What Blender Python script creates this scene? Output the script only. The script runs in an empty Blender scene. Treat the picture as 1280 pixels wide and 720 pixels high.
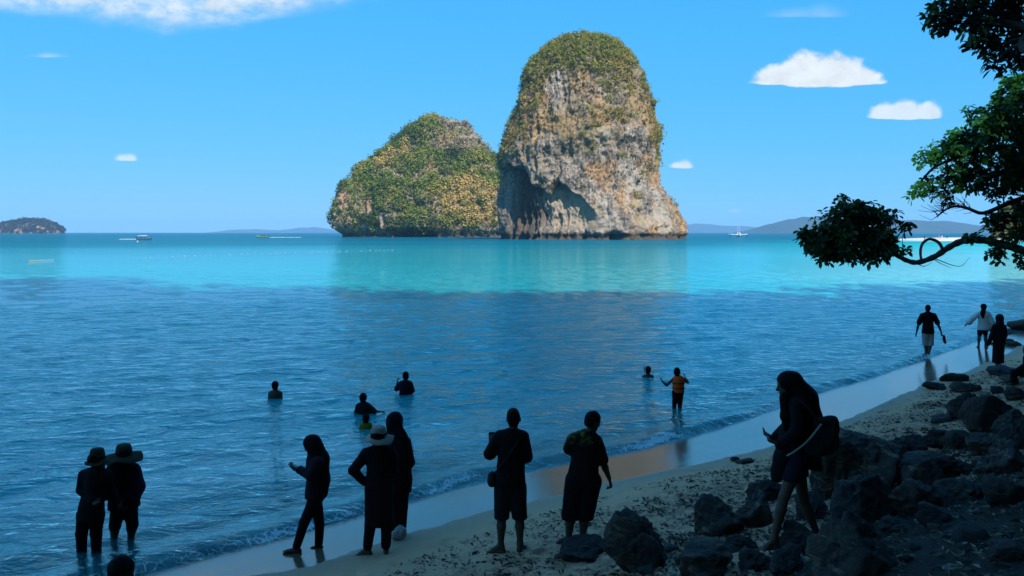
import bpy, bmesh, math, random
import numpy as np
from mathutils import Vector

R = math.radians
SC = bpy.context.scene
COL = SC.collection
rng = np.random.default_rng(7)
random.seed(7)

# ------------------------------------------------------------------ camera
F = 995.0                      # focal length in pixels of the 1280 px wide photograph
CAMZ = 4.15
PITCH = math.atan(69.5 / F)
cam = bpy.data.cameras.new('camera')
cam.sensor_width = 36.0
cam.lens = 36.0 * F / 1280.0
cam.clip_start = 0.1
cam.clip_end = 60000.0
camo = bpy.data.objects.new('camera', cam)
COL.objects.link(camo)
camo.location = (0, 0, CAMZ)
camo.rotation_euler = (R(90) - PITCH, 0, 0)
SC.camera = camo

# ------------------------------------------------------------------ light
SUN_AZ = R(28)                 # to the right of straight behind the camera
SUN_EL = R(43)
to_sun = Vector((math.sin(SUN_AZ) * math.cos(SUN_EL), -math.cos(SUN_AZ) * math.cos(SUN_EL), math.sin(SUN_EL)))
sun = bpy.data.lights.new('sun', 'SUN')
sun.energy = 4.6
sun.angle = R(0.53)
sun.color = (1.0, 0.95, 0.87)
suno = bpy.data.objects.new('sun', sun)
COL.objects.link(suno)
suno.location = (0, 0, 300)
suno.rotation_euler = to_sun.to_track_quat('Z', 'Y').to_euler()

SC.view_settings.view_transform = 'Standard'
SC.view_settings.look = 'None'
SC.view_settings.gamma = 1.0
SC.view_settings.exposure = 0.5
SC.view_settings.use_curve_mapping = False
SC.render.engine = 'CYCLES'
SC.cycles.max_bounces = 8
SC.cycles.diffuse_bounces = 3
SC.cycles.glossy_bounces = 3
SC.cycles.transparent_max_bounces = 16
SC.cycles.transmission_bounces = 4
SC.cycles.volume_bounces = 1
SC.cycles.use_denoising = True
SC.cycles.denoiser = 'OPENIMAGEDENOISE'
SC.cycles.sample_clamp_indirect = 6.0
SC.cycles.caustics_reflective = False
SC.cycles.caustics_refractive = False


# ------------------------------------------------------------------ node helpers
class NT:
    """small wrapper that makes shader nodes quickly"""
    def __init__(self, tree):
        self.t = tree
        tree.nodes.clear()

    def n(self, kind, ins=None, **props):
        nd = self.t.nodes.new(kind)
        for k, v in props.items():
            setattr(nd, k, v)
        for k, v in (ins or {}).items():
            self.set(nd, k, v)
        return nd

    def set(self, nd, k, v):
        s = nd.inputs[k]
        if isinstance(v, bpy.types.NodeSocket):
            self.t.links.new(v, s)
        elif isinstance(v, bpy.types.Node):
            self.t.links.new(v.outputs[0], s)
        else:
            if isinstance(v, (tuple, list)) and len(v) == 3 and s.type == 'RGBA':
                v = (*v, 1)
            s.default_value = v

    def math(self, op, a, b=0.0, c=None, clamp=False):
        ins = {0: a, 1: b}
        if c is not None:
            ins[2] = c
        return self.n('ShaderNodeMath', ins, operation=op, use_clamp=clamp).outputs[0]

    def vmath(self, op, a, b=(0, 0, 0)):
        return self.n('ShaderNodeVectorMath', {0: a, 1: b}, operation=op).outputs[0]

    def mix(self, f, a, b):
        nd = self.n('ShaderNodeMix', data_type='RGBA')
        for i, v in ((0, f), (6, a), (7, b)):
            self.set(nd, i, v)
        return nd.outputs[2]

    def mixf(self, f, a, b):
        nd = self.n('ShaderNodeMix', data_type='FLOAT')
        for i, v in ((0, f), (2, a), (3, b)):
            self.set(nd, i, v)
        return nd.outputs[0]

    def ramp(self, f, stops, interp='LINEAR'):
        nd = self.n('ShaderNodeValToRGB', {0: f})
        cr = nd.color_ramp
        cr.interpolation = interp
        while len(cr.elements) < len(stops):
            cr.elements.new(0.5)
        for e, (p, c) in zip(cr.elements, stops):
            e.position = p
            e.color = (*c, 1) if not isinstance(c, (int, float)) else (c, c, c, 1)
        return nd.outputs[0]

    def smooth(self, f, lo, hi, a=0.0, b=1.0):
        nd = self.n('ShaderNodeMapRange', {0: f, 1: lo, 2: hi, 3: a, 4: b}, interpolation_type='SMOOTHSTEP')
        return nd.outputs[0]

    def noise(self, vec, scale, detail=4, rough=0.55, dist=0.0, col=False):
        nd = self.n('ShaderNodeTexNoise', {'Scale': scale, 'Detail': detail, 'Roughness': rough, 'Distortion': dist})
        if vec is not None:
            self.set(nd, 'Vector', vec)
        return nd.outputs['Color' if col else 'Fac']

    def mapping(self, vec, scale=(1, 1, 1), rot=(0, 0, 0), loc=(0, 0, 0)):
        return self.n('ShaderNodeMapping', {'Vector': vec, 'Scale': scale, 'Rotation': rot, 'Location': loc}).outputs[0]


def material(name):
    m = bpy.data.materials.new(name)
    m.use_nodes = True
    return m, NT(m.node_tree)


def finish(t, bsdf, disp=None, vol=None):
    o = t.n('ShaderNodeOutputMaterial')
    if bsdf is not None:
        t.t.links.new(bsdf.outputs[0] if isinstance(bsdf, bpy.types.Node) else bsdf, o.inputs['Surface'])
    if vol is not None:
        t.t.links.new(vol.outputs[0], o.inputs['Volume'])


# ------------------------------------------------------------------ sky
w = bpy.data.worlds.new('World')
SC.world = w
w.use_nodes = True
t = NT(w.node_tree)
sky = t.n('ShaderNodeTexSky', sky_type='NISHITA', sun_disc=False)
sky.sun_elevation = SUN_EL
# Blender: rotation 0 puts the sun towards +Y, positive turns clockwise seen from above
sky.sun_rotation = math.atan2(to_sun.x, to_sun.y)
sky.altitude = 0.0
sky.air_density = 1.0
sky.dust_density = 0.0
sky.ozone_density = 2.2
SKY_STRENGTH = 0.105
srgb = t.n('ShaderNodeSeparateColor', {0: sky.outputs[0]})           # graded towards the deep tropical blue of the photograph
skyc = t.n('ShaderNodeCombineColor', {i: t.math('MULTIPLY', t.math('POWER', t.math('MULTIPLY', srgb.outputs[i], SKY_STRENGTH), pw_), k_ / SKY_STRENGTH)
                                      for i, (pw_, k_) in enumerate(((0.87, 0.19), (0.28, 0.452), (0.10, 0.74)))}).outputs[0]
tc = t.n('ShaderNodeTexCoord').outputs['Generated']
sep = t.n('ShaderNodeSeparateXYZ', {0: tc})
az = t.math('ARCTAN2', sep.outputs[0], sep.outputs[1])          # azimuth from +Y, right positive
el = t.math('ARCSINE', sep.outputs[2])
ydir = t.math('MAXIMUM', sep.outputs[1], 0.05)
gx = t.math('DIVIDE', sep.outputs[0], ydir)                     # where the direction meets a wall one unit ahead (towards +Y)
gz_ = t.math('DIVIDE', sep.outputs[2], ydir)
ae = t.n('ShaderNodeCombineXYZ', {0: gx, 1: gz_, 2: 0.0}).outputs[0]
ahead = t.smooth(sep.outputs[1], 0.3, 0.5)


def pix_g(u, v):
    dx = (u - 640) / F
    dy = -(v - 360) / F
    d = Vector((dx, math.cos(PITCH) + dy * math.sin(PITCH), -math.sin(PITCH) + dy * math.cos(PITCH)))
    return d.x / d.y, d.z / d.y


cn1 = t.noise(t.mapping(ae, (30, 55, 1)), 1.0, 6, 0.62)
cn2 = t.noise(t.mapping(ae, (5, 14, 1), loc=(3.1, 0, 0)), 1.0, 7, 0.62)
lump = t.noise(t.mapping(ae, (34, 44, 1), loc=(7.7, 2.2, 0)), 1.0, 6, 0.58, 0.4)
total, glow = None, None
# small cumulus, each at a fixed direction: (u, v) of its flat base, lobes (du, half width, height), opacity, softness
for (u, v, lobes, op, soft) in ((1020, 103, ((-42, 42, 24), (-12, 42, 42), (22, 50, 40), (52, 34, 24)), 1.0, 0.30),
                                (1131, 146, ((-22, 26, 20), (2, 28, 25), (28, 22, 21)), 0.85, 0.36),
                                (853, 209, ((-4, 13, 9), (3, 13, 13)), 0.85, 0.6), (158, 200, ((-4, 13, 8), (5, 11, 9)), 0.7, 0.7), (918, 265, ((0, 11, 7),), 0.3, 0.9),
                                (1012, 20, ((-20, 46, 14), (20, 36, 18)), 0.22, 1.2), (60, 71, ((0, 28, 7),), 0.34, 1.2)):
    q = None
    for (du, hw, hh) in lobes:
        a0, e0 = pix_g(u + du, v)
        dx = t.math('MULTIPLY', t.math('SUBTRACT', gx, a0), F / hw)
        dz = t.math('SUBTRACT', gz_, e0)
        up = t.math('MULTIPLY', t.math('MAXIMUM', dz, 0.0), F / hh)
        dn = t.math('MULTIPLY', t.math('MINIMUM', dz, 0.0), F / (hh * 0.16))
        rr = t.math('ADD', t.math('ADD', t.math('MULTIPLY', dx, dx), t.math('MULTIPLY', up, up)), t.math('MULTIPLY', dn, dn))
        q1 = t.math('SUBTRACT', 1.0, t.math('SQRT', rr))
        q = q1 if q is None else t.math('SMOOTH_MAX', q, q1, 0.12)
    q = t.math('ADD', q, t.math('MULTIPLY', t.math('SUBTRACT', lump, 0.5), 0.85))
    m = t.math('MULTIPLY', t.smooth(q, -0.02, soft), op)
    total = m if total is None else t.math('MAXIMUM', total, m)
# thin high sheet of cloud: a soft-edged bank whose lower rim shows at the top left
a0, e0 = pix_g(60, 8)
a1, e1 = pix_g(205, 40)
rise = t.math('MULTIPLY', t.math('ABSOLUTE', t.math('SUBTRACT', gx, a1)), 0.15)
band = t.math('SUBTRACT', gz_, t.math('ADD', rise, e1))
band = t.math('ADD', band, t.math('MULTIPLY', t.math('SUBTRACT', cn2, 0.5), 0.05))
wide = t.smooth(t.math('ABSOLUTE', t.math('SUBTRACT', gx, a0 + 0.05)), 0.55, 0.2)
sheet = t.math('MULTIPLY', t.math('MULTIPLY', t.smooth(band, -0.008, 0.022), t.smooth(band, 0.3, 0.1)), wide)
sheet = t.math('MULTIPLY', sheet, t.smooth(cn1, 0.32, 0.66, 0.30, 1.0))
total = t.math('MULTIPLY', t.math('MAXIMUM', total, t.math('MULTIPLY', sheet, 0.88)), ahead)
# cloud over the unseen sky, made fuller to add white light in the shade
gen = t.noise(t.mapping(tc, (2.2, 2.2, 6.0), loc=(11, 4, 2)), 1.0, 7, 0.6)
rest = t.math('MULTIPLY', t.smooth(gen, 0.50, 0.66), t.smooth(sep.outputs[1], 0.55, 0.2))
rest = t.math('MULTIPLY', rest, t.smooth(el, 0.03, 0.2))
total = t.math('MAXIMUM', total, t.math('MULTIPLY', rest, 0.8))
shade = t.smooth(lump, 0.3, 0.65, 0.86, 1.0)
cloudc = t.n('ShaderNodeCombineXYZ', {0: t.math('MULTIPLY', shade, 0.62 / SKY_STRENGTH), 1: t.math('MULTIPLY', shade, 0.68 / SKY_STRENGTH),
                                      2: t.math('MULTIPLY', shade, 0.72 / SKY_STRENGTH)}).outputs[0]
bg = t.n('ShaderNodeBackground', {'Color': t.mix(total, skyc, cloudc), 'Strength': SKY_STRENGTH})
t.t.links.new(bg.outputs[0], t.n('ShaderNodeOutputWorld').inputs[0])


# ------------------------------------------------------------------ numpy noise
def _hash(ix, iy, iz, seed):
    h = (ix.astype(np.uint32) * np.uint32(374761393) + iy.astype(np.uint32) * np.uint32(668265263)
         + iz.astype(np.uint32) * np.uint32(2147483647 - 1274126177 + 77) + np.uint32(seed * 144665 + 1))
    h = (h ^ (h >> np.uint32(13))) * np.uint32(1274126177)
    h = h ^ (h >> np.uint32(16))
    return h


def perlin(P, seed=0):
    """gradient noise, P (N,3) -> (N,) about -0.8..0.8"""
    P = np.asarray(P, np.float32)
    i = np.floor(P).astype(np.int64)
    f = P - i
    u = f * f * f * (f * (f * 6 - 15) + 10)
    out = 0
    for dx in (0, 1):
        wx = u[:, 0] if dx else 1 - u[:, 0]
        for dy in (0, 1):
            wy = u[:, 1] if dy else 1 - u[:, 1]
            for dz in (0, 1):
                wz = u[:, 2] if dz else 1 - u[:, 2]
                h = _hash(i[:, 0] + dx, i[:, 1] + dy, i[:, 2] + dz, seed)
                gx = (h & np.uint32(1023)).astype(np.float32) / 511.5 - 1
                gy = ((h >> np.uint32(10)) & np.uint32(1023)).astype(np.float32) / 511.5 - 1
                gz = ((h >> np.uint32(20)) & np.uint32(1023)).astype(np.float32) / 511.5 - 1
                out = out + wx * wy * wz * (gx * (f[:, 0] - dx) + gy * (f[:, 1] - dy) + gz * (f[:, 2] - dz))
    return out


def fbm(P, octs=4, lac=2.03, gain=0.5, seed=0):
    P = np.asarray(P, np.float32)
    a, s, out = 1.0, 1.0, 0
    for k in range(octs):
        out = out + a * perlin(P * s + k * 17.3, seed + k)
        a *= gain
        s *= lac
    return out


def ridged(P, octs=4, lac=2.03, gain=0.5, seed=0):
    P = np.asarray(P, np.float32)
    a, s, out = 1.0, 1.0, 0
    for k in range(octs):
        out = out + a * (1 - 2.2 * np.abs(perlin(P * s + k * 9.1, seed + k)))
        a *= gain
        s *= lac
    return out


def sstep(x, a, b):
    q = np.clip((x - a) / (b - a), 0, 1)
    return q * q * (3 - 2 * q)


# ------------------------------------------------------------------ object helpers
def mesh_np(name, V, Q, mat=None, smooth=True):
    """mesh from numpy vertices and (n,3) or (n,4) faces"""
    me = bpy.data.meshes.new(name)
    V = np.asarray(V, np.float32)
    Q = np.asarray(Q, np.int32)
    me.vertices.add(len(V))
    me.vertices.foreach_set('co', V.ravel())
    k = Q.shape[1]
    me.loops.add(Q.size)
    me.loops.foreach_set('vertex_index', Q.ravel())
    me.polygons.add(len(Q))
    me.polygons.foreach_set('loop_start', np.arange(0, Q.size, k, dtype=np.int32))
    me.polygons.foreach_set('loop_total', np.full(len(Q), k, np.int32))
    me.polygons.foreach_set('use_smooth', np.full(len(Q), smooth, bool))
    me.update(calc_edges=True)
    if mat:
        me.materials.append(mat)
    return me


def attr_f(me, name, vals):
    a = me.attributes.new(name, 'FLOAT', 'POINT')
    a.data.foreach_set('value', np.asarray(vals, np.float32))


def attr_c(me, name, vals):
    a = me.attributes.new(name, 'FLOAT_COLOR', 'POINT')
    v = np.asarray(vals, np.float32)
    v = np.concatenate([v, np.ones((len(v), 1), np.float32)], 1)
    a.data.foreach_set('color', v.ravel())


def link(name, me, parent=None):
    o = bpy.data.objects.new(name, me)
    COL.objects.link(o)
    if parent is not None:
        o.parent = parent
    return o


def tag(o, label=None, cat=None, group=None, kind=None):
    for k, v in (('label', label), ('category', cat), ('group', group), ('kind', kind)):
        if v:
            o[k] = v
    return o


def empty(name, loc=(0, 0, 0), rz=0.0):
    o = bpy.data.objects.new(name, None)
    o.empty_display_size = 0.2
    COL.objects.link(o)
    o.location = loc
    o.rotation_euler = (0, 0, rz)
    return o


def grid_faces(nu, nv, wrap=False):
    """quads for a (nu, nv) vertex grid stored row by row (v fastest); wrap closes u"""
    iu = np.arange(nu if wrap else nu - 1)
    iv = np.arange(nv - 1)
    A, B = np.meshgrid(iu, iv, indexing='ij')
    A2 = (A + 1) % nu
    return np.stack([A * nv + B, A2 * nv + B, A2 * nv + B + 1, A * nv + B + 1], -1).reshape(-1, 4)


def tube(pts, rad, sides=8, cap=True):
    """tapered tube through points -> (V, tri/quad faces as quads list)"""
    pts = np.asarray(pts, float)
    n = len(pts)
    rad = np.broadcast_to(rad, (n,))
    tang = np.gradient(pts, axis=0)
    tang /= np.linalg.norm(tang, axis=1, keepdims=True) + 1e-9
    ref = np.array([0.3, 0.2, 0.93])
    V = []
    for i in range(n):
        a = np.cross(tang[i], ref)
        if np.linalg.norm(a) < 1e-3:
            a = np.cross(tang[i], [1, 0, 0])
        a /= np.linalg.norm(a)
        b = np.cross(tang[i], a)
        an = np.arange(sides) / sides * 2 * math.pi
        V.append(pts[i] + rad[i] * (np.cos(an)[:, None] * a + np.sin(an)[:, None] * b))
    V = np.concatenate(V)
    Q = []
    for i in range(n - 1):
        for k in range(sides):
            k2 = (k + 1) % sides
            Q.append((i * sides + k, i * sides + k2, (i + 1) * sides + k2, (i + 1) * sides + k))
    if cap:
        V = np.concatenate([V, pts[:1], pts[-1:]])
        c0, c1 = n * sides, n * sides + 1
        for k in range(sides):
            k2 = (k + 1) % sides
            Q.append((c0, k2, k, k))
            Q.append((c1, (n - 1) * sides + k, (n - 1) * sides + k2, (n - 1) * sides + k2))
    return V, Q


class MB:
    """collects pieces of ONE part and links them as one mesh object"""
    def __init__(self):
        self.V, self.F, self.n = [], [], 0

    def add(self, V, Fc):
        V = np.asarray(V, float)
        self.V.append(V)
        for f in Fc:
            g = []
            for i in f:
                if i + self.n not in g:
                    g.append(int(i) + self.n)
            if len(g) > 2:
                self.F.append(g)
        self.n += len(V)
        return self

    def box(self, c, s, rz=0.0, taper=1.0):
        x, y, z = np.array(s) / 2.0
        V = np.array([(-x, -y, -z), (x, -y, -z), (x, y, -z), (-x, y, -z), (-x * taper, -y * taper, z), (x * taper, -y * taper, z), (x * taper, y * taper, z), (-x * taper, y * taper, z)])
        cs, sn = math.cos(rz), math.sin(rz)
        V = np.stack([V[:, 0] * cs - V[:, 1] * sn, V[:, 0] * sn + V[:, 1] * cs, V[:, 2]], 1) + np.array(c)
        return self.add(V, [(3, 2, 1, 0), (4, 5, 6, 7), (0, 1, 5, 4), (1, 2, 6, 5), (2, 3, 7, 6), (3, 0, 4, 7)])

    def tube(self, pts, rad, sides=8):
        return self.add(*tube(pts, rad, sides))

    def build(self, name, mat, parent=None, smooth=True, loc=None):
        me = bpy.data.meshes.new(name)
        me.from_pydata(np.concatenate(self.V).tolist(), [], self.F)
        me.polygons.foreach_set('use_smooth', [smooth] * len(me.polygons))
        me.materials.append(mat)
        me.update()
        o = link(name, me, parent)
        if loc is not None:
            o.location = loc
        return o


# ------------------------------------------------------------------ picture ray -> place
def ray(u, v):
    dx = (u - 640) / F
    dy = -(v - 360) / F
    return np.array([dx, math.cos(PITCH) + dy * math.sin(PITCH), -math.sin(PITCH) + dy * math.cos(PITCH)])


def at_y(u, v, Y):
    r = ray(u, v)
    return np.array([0, 0, CAMZ]) + r * (Y / r[1])


def on_z(u, v, z=0.0):
    r = ray(u, v)
    return np.array([0, 0, CAMZ]) + r * ((z - CAMZ) / r[2])


# ------------------------------------------------------------------ the beach: (t along the shore, s inland)
NRM = np.array([0.697, -0.716])
TAN = np.array([0.716, 0.697])
ORG = np.array([-4.0, 9.6])
_T = np.array([-60, -6, -0.4, 0.5, 1.9, 3.6, 5.0, 6.6, 8.2, 10.1, 13.1, 17.3, 21.5, 26.5, 31.8, 37.6, 60, 120, 400])
_O = np.array([-0.5, -0.5, -0.2, 0.0, -0.1, -0.05, 0.06, 0.25, 0.65, 0.85, 0.78, 0.68, 0.75, 0.6, 0.45, 0.3, 0.0, 3, 60])


def shore_off(tt):
    return sum(np.interp(tt + d, _T, _O) for d in (-1.0, -0.5, 0, 0.5, 1.0)) / 5


def to_st(x, y):
    s = (x - ORG[0]) * NRM[0] + (y - ORG[1]) * NRM[1]
    tt = (x - ORG[0]) * TAN[0] + (y - ORG[1]) * TAN[1]
    return s - shore_off(tt), tt


def from_st(s, tt):
    s = s + shore_off(tt)
    return ORG[0] + s * NRM[0] + tt * TAN[0], ORG[1] + s * NRM[1] + tt * TAN[1]


_S = np.array([-4000, -200, -60, -25, -9, -3, 0, 1.5, 3.0, 4.5, 6.4, 9.6, 16, 30, 80])
_Z = np.array([-16, -9, -5, -2.9, -1.3, -0.36, 0.02, 0.13, 0.32, 0.60, 1.16, 2.45, 3.5, 5.0, 8.0])


def base_z(s):
    return sum(np.interp(s + d, _S, _Z) for d in (-0.8, -0.4, 0, 0.4, 0.8)) / 5


def ground_z(x, y):
    """height of the sand at world x, y (arrays)"""
    x = np.atleast_1d(np.asarray(x, float))
    y = np.atleast_1d(np.asarray(y, float))
    s, tt = to_st(x, y)
    z = base_z(s)
    P = np.stack([x, y, np.zeros_like(x)], 1)
    dry = sstep(s, 2.0, 4.2)
    z = z + 0.02 * perlin(P * 0.5, 3) * sstep(s, 0.5, 3)
    z = z + dry * (0.07 * fbm(P * 0.9, 3, seed=5) + 0.035 * fbm(P * 2.6, 3, seed=6))
    return z


def on_ground(u, v):
    """where the picture ray meets the sand"""
    r = ray(u, v)
    lo, hi = 2.0, 80.0
    ts = np.linspace(lo, hi, 4000)
    P = np.array([0, 0, CAMZ]) + ts[:, None] * r
    g = ground_z(P[:, 0], P[:, 1])
    k = np.argmax(P[:, 2] < g)
    return P[k]
# ================================================================== MATERIALS OF THE SETTING
# sand: wet film near the water, dry and littered above
M_sand, t = material('sand')
g = t.n('ShaderNodeNewGeometry')
pos = g.outputs['Position']
wet = t.n('ShaderNodeAttribute', attribute_name='wet').outputs['Fac']
n1 = t.noise(pos, 1.6, 5, 0.6)
n2 = t.noise(pos, 260, 3, 0.7)
n3 = t.noise(pos, 9, 5, 0.65)
wetm = t.math('ADD', wet, t.math('MULTIPLY', t.math('SUBTRACT', n1, 0.5), 0.28))
film = t.smooth(wetm, 0.62, 0.72)
damp = t.smooth(wetm, 0.15, 0.65)
dry_c = t.mix(n3, (0.74, 0.37, 0.21), (0.86, 0.46, 0.27))
dry_c = t.mix(t.smooth(n2, 0.45, 0.75), dry_c, (0.36, 0.21, 0.125))
sc_ = t.mix(film, t.mix(damp, dry_c, (0.52, 0.31, 0.19)), (0.15, 0.095, 0.06))
upper = t.n('ShaderNodeAttribute', attribute_name='upper').outputs['Fac']
sc_ = t.mix(t.math('MULTIPLY', upper, t.smooth(t.noise(pos, 4.5, 6, 0.7), 0.42, 0.6, 0.15, 0.8)), sc_, (0.22, 0.125, 0.075))
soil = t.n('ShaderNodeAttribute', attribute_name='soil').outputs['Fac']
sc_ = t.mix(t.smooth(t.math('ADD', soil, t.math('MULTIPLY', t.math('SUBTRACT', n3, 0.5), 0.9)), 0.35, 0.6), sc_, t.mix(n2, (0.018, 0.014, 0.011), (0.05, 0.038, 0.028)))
rough = t.mixf(film, t.mixf(damp, 0.95, 0.7), t.mixf(n3, 0.08, 0.2))
ior = t.mixf(film, t.mixf(damp, 1.3, 1.4), 1.9)
bh = t.math('ADD', t.math('MULTIPLY', n2, 0.25), n3)
bmp = t.n('ShaderNodeBump', {'Strength': t.mixf(film, 0.8, 0.035), 'Distance': 0.03, 'Height': bh})
p = t.n('ShaderNodeBsdfPrincipled', {'Base Color': sc_, 'Roughness': rough, 'IOR': ior, 'Normal': bmp})
finish(t, p)

# sea: body colour under a reflecting surface; clear over the shallows
M_sea, t = material('sea_water')
g = t.n('ShaderNodeNewGeometry')
pos = g.outputs['Position']
dep = t.n('ShaderNodeAttribute', attribute_name='depth').outputs['Fac']
shl = t.n('ShaderNodeAttribute', attribute_name='shallow').outputs['Fac']
foa = t.n('ShaderNodeAttribute', attribute_name='foam').outputs['Fac']
pw = t.mapping(pos, (0.55, 1.0, 1.0), rot=(0, 0, R(-8)))
w1 = t.noise(pw, 0.7, 3, 0.5, 0.4)
w2 = t.noise(pw, 2.2, 4, 0.55, 0.6)
w3 = t.noise(pw, 6.5, 3, 0.55, 0.3)
b1 = t.n('ShaderNodeBump', {'Strength': 1.0, 'Distance': 0.035, 'Height': w1})
b2 = t.n('ShaderNodeBump', {'Strength': 1.0, 'Distance': 0.125, 'Height': w2, 'Normal': b1})
b3 = t.n('ShaderNodeBump', {'Strength': 1.0, 'Distance': 0.026, 'Height': w3, 'Normal': b2})
# body
patch = t.noise(t.mapping(pos, (0.006, 0.02, 0)), 1.0, 4, 0.6)
shm = t.math('ADD', shl, t.math('MULTIPLY', t.math('SUBTRACT', patch, 0.5), 0.30))
body = t.ramp(shm, [(0.0, (0.001, 0.055, 0.12)), (0.35, (0.002, 0.135, 0.185)), (0.7, (0.010, 0.35, 0.36)), (1.0, (0.16, 0.50, 0.46))])
dif = t.n('ShaderNodeBsdfDiffuse', {'Color': body})
clear = t.n('ShaderNodeBsdfTransparent', {'Color': (0.45, 0.75, 0.85)})
opac = t.math('SUBTRACT', 1.0, t.math('EXPONENT', t.math('MULTIPLY', dep, -2.6)))
under = t.n('ShaderNodeMixShader', {0: opac, 1: clear, 2: dif})
fre = t.n('ShaderNodeFresnel', {'IOR': 1.34, 'Normal': b3})
glo = t.n('ShaderNodeBsdfGlossy', {'Color': (0.70, 0.97, 1), 'Roughness': 0.04, 'Normal': b3})
fre = t.math('MINIMUM', t.math('MULTIPLY', fre, 0.97), t.mixf(t.n('ShaderNodeAttribute', attribute_name='windy').outputs['Fac'], 0.88, 0.21))      # wind ripples keep a real sea from mirroring fully at the horizon
sea = t.n('ShaderNodeMixShader', {0: fre, 1: under, 2: glo})
fn = t.noise(pos, 14, 6, 0.72)
fcell = t.n('ShaderNodeTexVoronoi', {'Vector': pos, 'Scale': 9.0}, feature='DISTANCE_TO_EDGE').outputs[0]
lace = t.smooth(fcell, 0.10, 0.02)
fm = t.smooth(t.math('ADD', t.math('MULTIPLY', foa, 0.75), t.math('ADD', t.math('MULTIPLY', fn, 0.55), t.math('MULTIPLY', lace, 0.12))), 0.84, 1.02)
foam = t.n('ShaderNodeBsdfDiffuse', {'Color': (0.72, 0.78, 0.80)})
finish(t, t.n('ShaderNodeMixShader', {0: t.math('MULTIPLY', fm, 0.85), 1: sea, 2: foam}))

# limestone of the islands: grey, cream and ochre, streaked downwards
def limestone(name, warm=0.5, dark=1.0, scl=1.0):
    m, t = material(name)
    g = t.n('ShaderNodeNewGeometry')
    pos = g.outputs['Position']
    st1 = t.noise(t.mapping(pos, (0.30 * scl, 0.30 * scl, 0.06 * scl)), 1.0, 6, 0.65, 0.6)
    st2 = t.noise(t.mapping(pos, (0.9 * scl, 0.9 * scl, 0.10 * scl)), 1.0, 5, 0.7, 0.3)
    bl = t.noise(pos, 0.05 * scl, 6, 0.62)
    fine = t.noise(pos, 0.55 * scl, 6, 0.75)
    c = t.mix(t.smooth(st1, 0.35, 0.65), (0.20 * dark, 0.175 * dark, 0.155 * dark), (0.58 * dark, 0.47 * dark, 0.36 * dark))
    c = t.mix(t.math('MULTIPLY', t.smooth(bl, 0.46, 0.60), warm), c, (0.58 * dark, 0.33 * dark, 0.14 * dark))
    c = t.mix(t.math('MULTIPLY', t.smooth(st2, 0.52, 0.66), 0.75), c, (0.06 * dark, 0.05 * dark, 0.045 * dark))
    c = t.mix(t.smooth(fine, 0.36, 0.60), t.mix(0.72, c, (0.07, 0.058, 0.05)), c)
    c = t.mix(t.math('MULTIPLY', t.smooth(t.noise(t.mapping(pos, (0.045 * scl, 0.045 * scl, 0.03 * scl), loc=(5, 3, 1)), 1.0, 5, 0.6), 0.54, 0.64), 0.6), c, t.mix(fine, (0.38 * dark, 0.34 * dark, 0.31 * dark), (0.62 * dark, 0.51 * dark, 0.39 * dark)))
    ochre = t.n('ShaderNodeAttribute', attribute_name='ochre').outputs['Fac']
    c = t.mix(ochre, c, t.mix(st2, (0.40, 0.22, 0.13), (0.66, 0.38, 0.22)))
    pale = t.n('ShaderNodeAttribute', attribute_name='pale').outputs['Fac']
    c = t.mix(pale, c, t.mix(st2, (0.44, 0.33, 0.22), (0.36, 0.30, 0.23)))
    tide_shade = t.n('ShaderNodeAttribute', attribute_name='tide_shade').outputs['Fac']
    c = t.mix(tide_shade, c, (0.05, 0.046, 0.04))  # tide mark, plus cave shade painted in on the tall rock
    scrub = t.n('ShaderNodeAttribute', attribute_name='scrub').outputs['Fac']
    c = t.mix(t.math('MULTIPLY', t.math('MULTIPLY', scrub, 0.55), t.smooth(fine, 0.38, 0.58)), c, t.mix(bl, (0.20, 0.17, 0.055), (0.36, 0.25, 0.09)))
    hh = t.math('ADD', fine, t.math('MULTIPLY', st2, 1.2))
    b = t.n('ShaderNodeBump', {'Strength': 1.0, 'Distance': 1.1 / scl, 'Height': hh})
    finish(t, t.n('ShaderNodeBsdfPrincipled', {'Base Color': c, 'Roughness': 0.93, 'Specular IOR Level': 0.2, 'Normal': b}))
    return m


M_lime = limestone('limestone', 0.8, 0.95)
M_cliff = limestone('cliff_limestone', 0.3, 0.55)

# leaves: colour from the mesh, some light through them
def leaf_mat(name, transl=0.35, rough=0.55, tint=(1, 1, 1), spec=0.35):
    m, t = material(name)
    c = t.n('ShaderNodeAttribute', attribute_name='tint').outputs['Color']
    c = t.n('ShaderNodeMix', {6: c, 7: (*tint, 1), 0: 1.0}, data_type='RGBA', blend_type='MULTIPLY').outputs[2]
    p = t.n('ShaderNodeBsdfPrincipled', {'Base Color': c, 'Roughness': rough, 'Specular IOR Level': spec})
    tr = t.n('ShaderNodeBsdfTranslucent', {'Color': t.n('ShaderNodeMix', {6: c, 7: (1.25, 1.35, 0.5, 1), 0: 1.0}, data_type='RGBA', blend_type='MULTIPLY').outputs[2]})
    finish(t, t.n('ShaderNodeMixShader', {0: transl, 1: p, 2: tr}))
    return m


M_scrub = leaf_mat('scrub_leaves', 0.2, 0.8, spec=0.1)

# ================================================================== SAND
def axis(parts):
    out = []
    for a, b, d in parts:
        out.append(np.arange(a, b, d))
    out.append([parts[-1][1]])
    return np.concatenate(out)


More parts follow.
